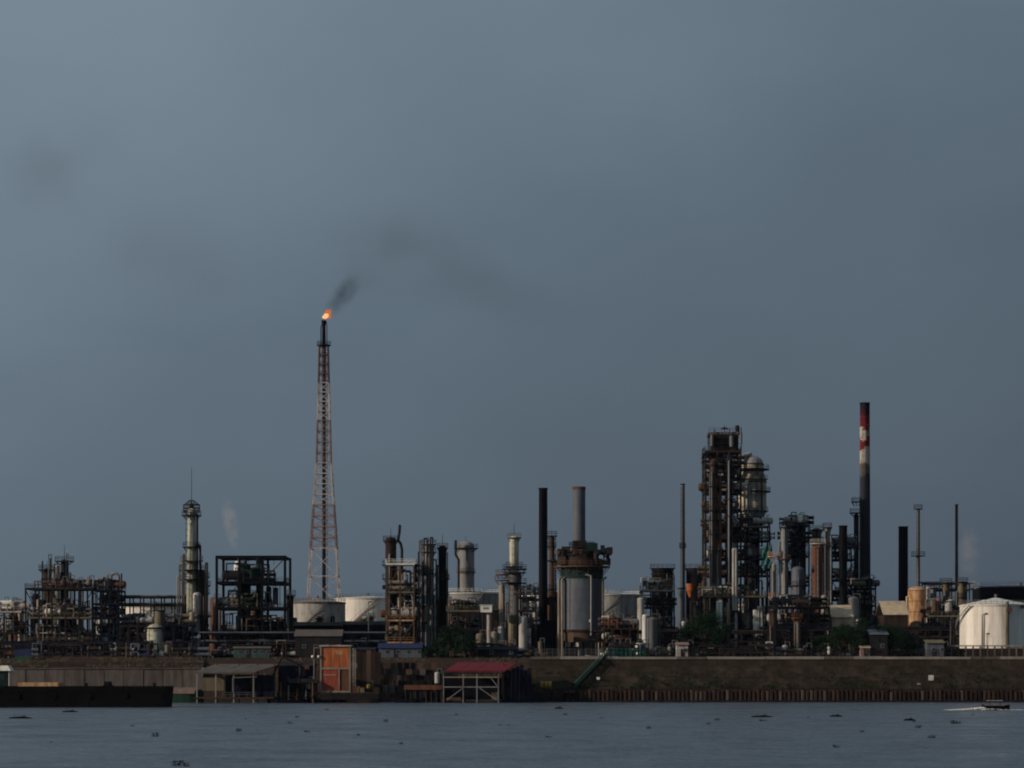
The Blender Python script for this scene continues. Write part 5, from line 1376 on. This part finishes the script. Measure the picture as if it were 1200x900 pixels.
t.part('pipe', MB().tube([(-R-.4, -.6, 0), (-R-.4, -.6, t.z(700)), (-R*.5, -.3, t.z(697))], .25), 'beige')
column('process_column', 'pale grey column right beside the orange rusted vessel', 'column', 1093, 9, 690, 672, 'galv', plats=[(689, 2)], pipes=2)
column('process_column', 'white slim column between the rusted vessel and green column', 'column', 1087.5, 4.5, 689, 666, 'offwhite', pipes=1)
column('process_column', 'grey green column near the thin black chimney', 'column', 1108.5, 9, 684, 672, 'khaki', plats=[(683, 3)], pipes=2)
column('process_column', 'olive brown column behind the thin black chimney', 'column', 1127, 9, 683, 690, 'khaki', plats=[(682, 3), (700, 2)], pipes=2)
L1 = frame('equipment_structure', 'rusty brown structure between the rusted vessel and the domed tank', 1088, 1126, 655, 9, [722, 742], 'darkbrown', 5, rails=(0,), deckm='dark', edge={0: 'khaki'})
for k in (0, 1, -1): fill('the structure beside the rusted vessel', L1, k, ['brown', 'dark', 'grey', 'red', 'khaki', 'offwhite'], 6, 4.5, .05, .95, 'hverr', 1.1)
pipe_rack('high pipe rack behind the grey green column', 1084, 1136, 712, [684, 692], 5, 'dark', 6, 4, host='the high eastern rack')
# lamp post
t = Thing('lamp_post', 'slim lamp post with a side arm before the white domed tank', 'street lamp', 1151, 632)
t.part('pole', MB().cyl((0, 0, 0), (0, 0, t.z(721)), .17, .11, 8), 'dark')
t.part('arm', MB().tube([(0, 0, t.z(721)), (.4, 0, t.z(719.5)), (.9, 0, t.z(719.2))], .09), 'dark')
t.part('lamp_head', MB().box(.7, 1.7, -.22, .22, t.z(719.8), t.z(718.4)), 'dark')
for (px, d_, yt, lab) in ((432, 640, 706, 'thin dark lamp post before the bright white tank'), (541, 628, 745, 'thin lamp post in front of the low pipework frame'), (1114, 628, 727, 'dark lamp pole beside the compound wall end'), (148, 615, 753, 'short pale lamp post above the retaining wall')):
    t = Thing('lamp_post', lab, 'street lamp', px, d_)
    t.part('pole', MB().cyl((0, 0, 0), (0, 0, t.z(yt)), .13, .09, 8), 'grey'); t.part('lamp_head', MB().box(-.1, .9, -.2, .2, t.z(yt), t.z(yt)+.25), 'dark')
# buildings
shed('beige walled hall with a sloping roof behind the dark trees', 975, 999, 655, G, 709, 10, 'beige', 'beige', ridge=3.2, wins=2)
shed('long low hall with a pale tan pitched roof', 1036, 1064, 650, G, 704, 14, 'darkbrown', 'beige', ridge=3.6, wins=3)
shed('small pink walled kiosk on the quay', 1009, 1019, 617, G, 757, 3, 'faded_red', 'beige', ridge=.5, wins=1)
shed('small blue roofed workshop under the exchanger tower', 444, 494, 617, G, 754, 6, 'bluegrey', 'blue', ridge=1.2, wins=4)
shed('low teal container office behind the jetty shelter', 274, 316, 617, G, 758, 4, 'tealgrey', 'roofgrey', ridge=.4, wins=5, name='container_office')
shed('low grey warehouse with a pale eave beside the orange pump house', 346, 400, 622, G, 738, 8, 'dark', 'roofgrey', ridge=1.6, wins=4)
shed('dark tin roofed store behind the quay trees', 1020, 1040, 618, G, 738, 8, 'dark', 'bluegrey', ridge=1.2, wins=1)
shed('tall grey pump shed below the rusted vessel', 1086, 1106, 618, G, 750, 6, 'bluegrey', 'khaki', ridge=.8, wins=2)
shed('low dark brick switch room by the stone revetment', 560, 606, 617, G, 758, 6, 'navy', 'black', ridge=.8, wins=2)
shed('pale plaster guard hut beside the leafy tree', 793, 806, 616, G, 753, 4, 'offwhite', 'faded_red', ridge=.6, wins=1)
for (a_, b_, d_, yt, wm, lab) in ((338, 400, 668, 729, 'black', 'long dark hall in front of the brownish tank'), (401, 454, 672, 728, 'navy', 'dark hall in front of the bright white tank'),
        (526, 592, 670, 711, 'dark', 'dark tall hall in front of the grey tank'), (36, 106, 668, 738, 'black', 'dark hall hidden behind the twin column unit'),
        (142, 224, 682, 729, 'navy', 'dark hall behind the long open pipe rack'), (258, 332, 668, 737, 'black', 'dark hall behind the big open structure'),
        (456, 524, 672, 735, 'black', 'dark hall behind the exchanger tower'), (708, 750, 668, 729, 'black', 'dark hall behind the low rusty frame'), (752, 795, 676, 735, 'dark', 'dark hall behind the pale roofed frame'),
        (822, 900, 724, 738, 'black', 'dark hall behind the low wide deck'), (902, 975, 668, 733, 'navy', 'dark hall behind the low eastern frame'), (1066, 1124, 690, 735, 'black', 'dark hall behind the rusted vessel')):
    shed(lab, a_, b_, d_, G, yt, 8, wm, 'dark', ridge=1.0, doors=1, wins=5, name='plant_hall')
ZONES = [(28, 'the small two deck frame'), (140, 'the twin column unit'), (205, 'the long open pipe rack'), (250, 'the tall slim column'), (340, 'the big open structure'), (450, 'the bright white tank'), (530, 'the exchanger tower'),
         (580, 'the raised white cabin'), (625, 'the cream topped column'), (660, 'the black chimney'), (710, 'the heater vessel'), (795, 'the pale roofed frame'), (825, 'the thin pale chimney'), (870, 'the cracker tower'), (910, 'the regenerator vessel'),
         (975, 'the eastern columns'), (1030, 'the tallest chimney'), (1062, 'the long low hall'), (1095, 'the rusted vessel'), (1300, 'the thin black chimney')]
rs = random.Random(101)
px = 6.0
while px < 1124:
    px += rs.uniform(3.5, 10)
    d_ = rs.uniform(672, 704); yt = rs.choice([rs.uniform(700, 738), rs.uniform(715, 745), rs.uniform(692, 730)])
    if 338 < px < 452 or 525 < px < 590 or 705 < px < 750 or 142 < px < 226: yt = rs.uniform(722, 745)
    m = rs.choice(['offwhite', 'tan', 'rust', 'bluegrey', 'grey', 'dark', 'galv', 'khaki', 'brown', 'white', 'dark', 'navy'])
    zone = [n_ for q_, n_ in ZONES if px < q_][0]; k = rs.random()
    if k < .45:
        vdrum(f"{'tall' if yt < 722 else 'short'} {CNAME[m]} vessel rising among the pipework near {zone}", px, d_, G, Z(yt, d_)-G, rs.uniform(.5, 1.5), m, 'vessels among the pipework near '+zone, name='process_vessel')
    elif k < .8:
        riser(f"{'tall' if yt < 722 else 'short'} {CNAME[m]} header pipe among the pipework near {zone}", px, d_, G, Z(yt, d_)-G, rs.uniform(.18, .42), m, 'header pipes among the pipework near '+zone, dx=rs.uniform(-3, 3))
    else:
        column('process_column', f"{'tall' if yt < 722 else 'short'} {CNAME[m]} platformed column among the pipework near {zone}", 'column', px, rs.uniform(4, 8), yt, d_, m, plats=[(yt+1, 2.5), (yt+14, 2)], pipes=2, group='platformed columns among the pipework near '+zone, railn=8)
# front row of pipes and small plant along the quay
def yard(host, px0, px1, d, n, mats, kinds, hmax):
    class Y: pass
    y = Y(); y.ox = 0; y.x0, y.x1, y.d, y.dep, y.zs = X(px0, d), X(px1, d), d, 5.0, [0]
    fill(host, y, -1, mats, n, hmax, 0, 1, kinds, 1.0)
yard('the yard above the retaining wall', 30, 240, 622, 26, ['dark', 'navy', 'blue', 'bluegrey', 'darkbrown', 'white', 'dark'], 'hversss', 4.0)
yard('the yard behind the jetty sheds', 250, 445, 626, 26, ['dark', 'navy', 'khaki', 'grey', 'darkbrown'], 'hverss', 5.0)
yard('the yard beside the raised white cabin', 500, 640, 624, 18, ['dark', 'navy', 'darkgreen', 'grey', 'khaki', 'brown'], 'hverss', 4.5)
yard('the yard behind the teal fence', 706, 790, 622, 14, ['dark', 'navy', 'white', 'darkgreen', 'dark'], 'hvess', 4.0)
yard('the yard in front of the low wide deck', 800, 1000, 622, 26, ['dark', 'navy', 'black', 'offwhite', 'bluegrey', 'darkbrown'], 'hverss', 4.0)
yard('the yard in front of the rusted vessel', 1000, 1120, 624, 14, ['dark', 'navy', 'black', 'khaki', 'bluegrey'], 'hvess', 4.0)
pipe_rack('low dark pipe rack along the yard above the retaining wall', -20, 170, 632, [755, 762], 4, 'dark', 12, 4, ('dark', 'bluegrey', 'navy', 'black'), 'the low western rack')
pipe_rack('low dark pipe rack behind the jetty sheds', 240, 446, 634, [743, 753], 4, 'black', 14, 4, ('dark', 'bluegrey', 'navy', 'black'), 'the low rack behind the sheds')
pipe_rack('low dark pipe rack past the teal fence', 700, 900, 640, [742, 752], 4, 'dark', 14, 4, ('dark', 'black', 'navy', 'darkbrown'), 'the low rack past the teal fence')
pipe_rack('low dark pipe rack behind the dark quay trees', 900, 1118, 643, [738, 747], 4, 'dark', 14, 4, ('dark', 'black', 'navy', 'darkbrown'), 'the low rack behind the quay trees')

o = PIPES[1].build('pipework', 'dark', None, 'stuff'); tag(o, 'tangle of small dark pipes running through the refinery decks', 'pipework')
# ------------------------------------------------------------------ trees
def tree(label, px, d, h, w, m, seed, group=None, nleaf=3200, z=G, name='tree', leaf=.34):
    rs = random.Random(seed)
    t = Thing(name, label, 'tree', px, d, z, group)
    tr = MB(); th = h*.3
    tr.cyl((0, 0, -.3), (.1, 0, th), h*.035, h*.026, 8)
    clumps = []
    for i in range(11):
        a = rs.uniform(0, 2*pi); rr = w*.5*rs.uniform(.25, .85); zz = h*rs.uniform(.38, .92)
        k = 1-abs(zz/h-.6)*1.1; c = V(rr*cos(a)*max(.3, k), rr*sin(a)*max(.3, k), zz)
        tr.cyl((.1, 0, th*rs.uniform(.7, 1)), c, h*.013, h*.004, 5); clumps.append((c, w*rs.uniform(.13, .24)))
    t.part('trunk', tr, 'bark')
    b = MB()
    for i in range(nleaf):
        c, r = rs.choice(clumps)
        v = V(rs.gauss(0, 1), rs.gauss(0, 1), rs.gauss(0, .75)); v.normalize(); v *= r*rs.random()**.4
        p = c+v; s = leaf*rs.uniform(.5, 1.2)
        u = V(rs.gauss(0, 1), rs.gauss(0, 1), rs.gauss(0, 1)).normalized(); q = u.orthogonal().normalized()*s*.5; u = u*s
        b.add([p-u*.5, p+q*.6, p+u*.7, p-q*.6], [(0, 1, 2, 3)])
    t.part('crown', b, m)
tree('broad dark leafy tree on the quay by the thin chimney', 825, 628, 11.5, 12.5, 'leafdark', 3, nleaf=6000)
tree('smaller dark tree crowding the broad one on the quay', 807, 624, 8.0, 6.5, 'leafdark', 4)
tree('dark tree in front of the beige hall', 991, 628, 8.5, 6, 'leafdark', 5, 'dark trees on the eastern quay')
tree('tall dark tree at the foot of the tallest chimney', 1012, 631, 10, 6.5, 'leafdark', 6)
tree('round dark tree beside the long low hall', 1048, 627, 7.4, 8, 'leafdark', 7)
tree('low dark tree before the rusted vessel', 1068, 625, 5.8, 7, 'leafdark', 8)
tree('bushy green tree behind the stone revetment', 512, 616, 6.2, 7, 'leafdark', 9, z=9.0)
tree('dark bushy tree above the red canopy', 545, 617, 7.0, 8, 'leafdark', 10, z=9.6)
tree('small dark tree behind the bushy revetment tree', 528, 620, 7.5, 7, 'leafdark', 11)
tree('low green shrub on the quay near the short green column', 960, 618, 5.0, 5, 'leaf', 12)
tree('spindly dark tree between the halls', 1031, 632, 9, 5, 'leafdark', 14)
tree('wide dark tree at the edge of the long low hall', 1037, 622, 8.2, 9, 'leafdark', 15, nleaf=4500)
tree('wide dark tree below the beige hall', 985, 622, 7.8, 9, 'leafdark', 16, nleaf=4500)
tree('dense dark tree below the tallest chimney', 1003, 621, 7.6, 8, 'leafdark', 17, nleaf=4000)
tree('dark spreading tree past the long low hall', 1056, 621, 6.6, 8, 'leafdark', 18, nleaf=4000)
tree('dark leafy tree touching the broad one near the thin chimney', 842, 625, 8.5, 8, 'leafdark', 19, nleaf=4000)
b = MB(); rs = random.Random(77)
for i in range(42000):
    x = rs.uniform(-460, 460); y = rs.uniform(930, 960)
    h = 9.5+5.0*noise.noise(V(x*.05, 3.1, 0))+2.2*noise.noise(V(x*.23, 8.1, 0))
    p = V(x, y, G+h*rs.random()**.75); s_ = rs.uniform(1.0, 2.3)
    u = V(rs.gauss(0, 1), rs.gauss(0, 1), rs.gauss(0, 1)).normalized(); q = u.orthogonal().normalized()*s_*.5; u = u*s_
    b.add([p-u*.5, p+q*.6, p+u*.7, p-q*.6], [(0, 1, 2, 3)])
o = b.build('far_wood', 'leafdark', None, 'stuff'); tag(o, 'dark belt of far trees behind the refinery', 'wood')
# creepers and grass tufts on the bank (uncountable)
b = MB(); rs = random.Random(5)
def tufts(b, n, x0, x1, f):
    for i in range(n):
        x = rs.uniform(x0, x1); y, z = f(x, rs.random())
        k = noise.noise(V(x*.11, y*.3, 4.2))
        if k < -.05: continue
        for j in range(3):
            h = rs.uniform(.2, .75); a = rs.uniform(0, 2*pi); w = .09
            p = V(x+rs.uniform(-.3, .3), y, z-.05); q = p+V(cos(a)*.3, sin(a)*.3-.1, h)
            b.add([p-V(w, 0, 0), p+V(w, 0, 0), q], [(0, 1, 2)])
tufts(b, 1900, XS, 130, lambda x, u: (601.8+u*u*5.2, 3.2+u*u*3.6))
o = b.build('bank_grass', 'leafdark', None, 'stuff'); tag(o, 'patchy dark green weeds along the foot of the stone slope', 'weeds')
b = MB()
tufts(b, 3800, -130, XS, lambda x, u: ((605.2+u*8, 7.9+u*2.5) if x < XL else (607+u*6, 6.1+u*4.2)))
o = b.build('slope_scrub', 'khaki', None, 'stuff'); tag(o, 'dry brown scrub on the earth slope above the retaining wall', 'scrub')

# ------------------------------------------------------------------ thin river haze
m = bpy.data.materials.new('haze'); m.use_nodes = True
n = m.node_tree.nodes; n.remove(n['Principled BSDF'])
v = n.new('ShaderNodeVolumePrincipled'); v.inputs['Color'].default_value = (.62, .76, 1.0, 1); v.inputs['Density'].default_value = 1.1e-5; v.inputs['Anisotropy'].default_value = 0.0
m.node_tree.links.new(v.outputs[0], n['Material Output'].inputs['Volume'])
o = MB().box(-4200, 4200, -700, 1100, -5, 260).build('haze', m, None, 'stuff')
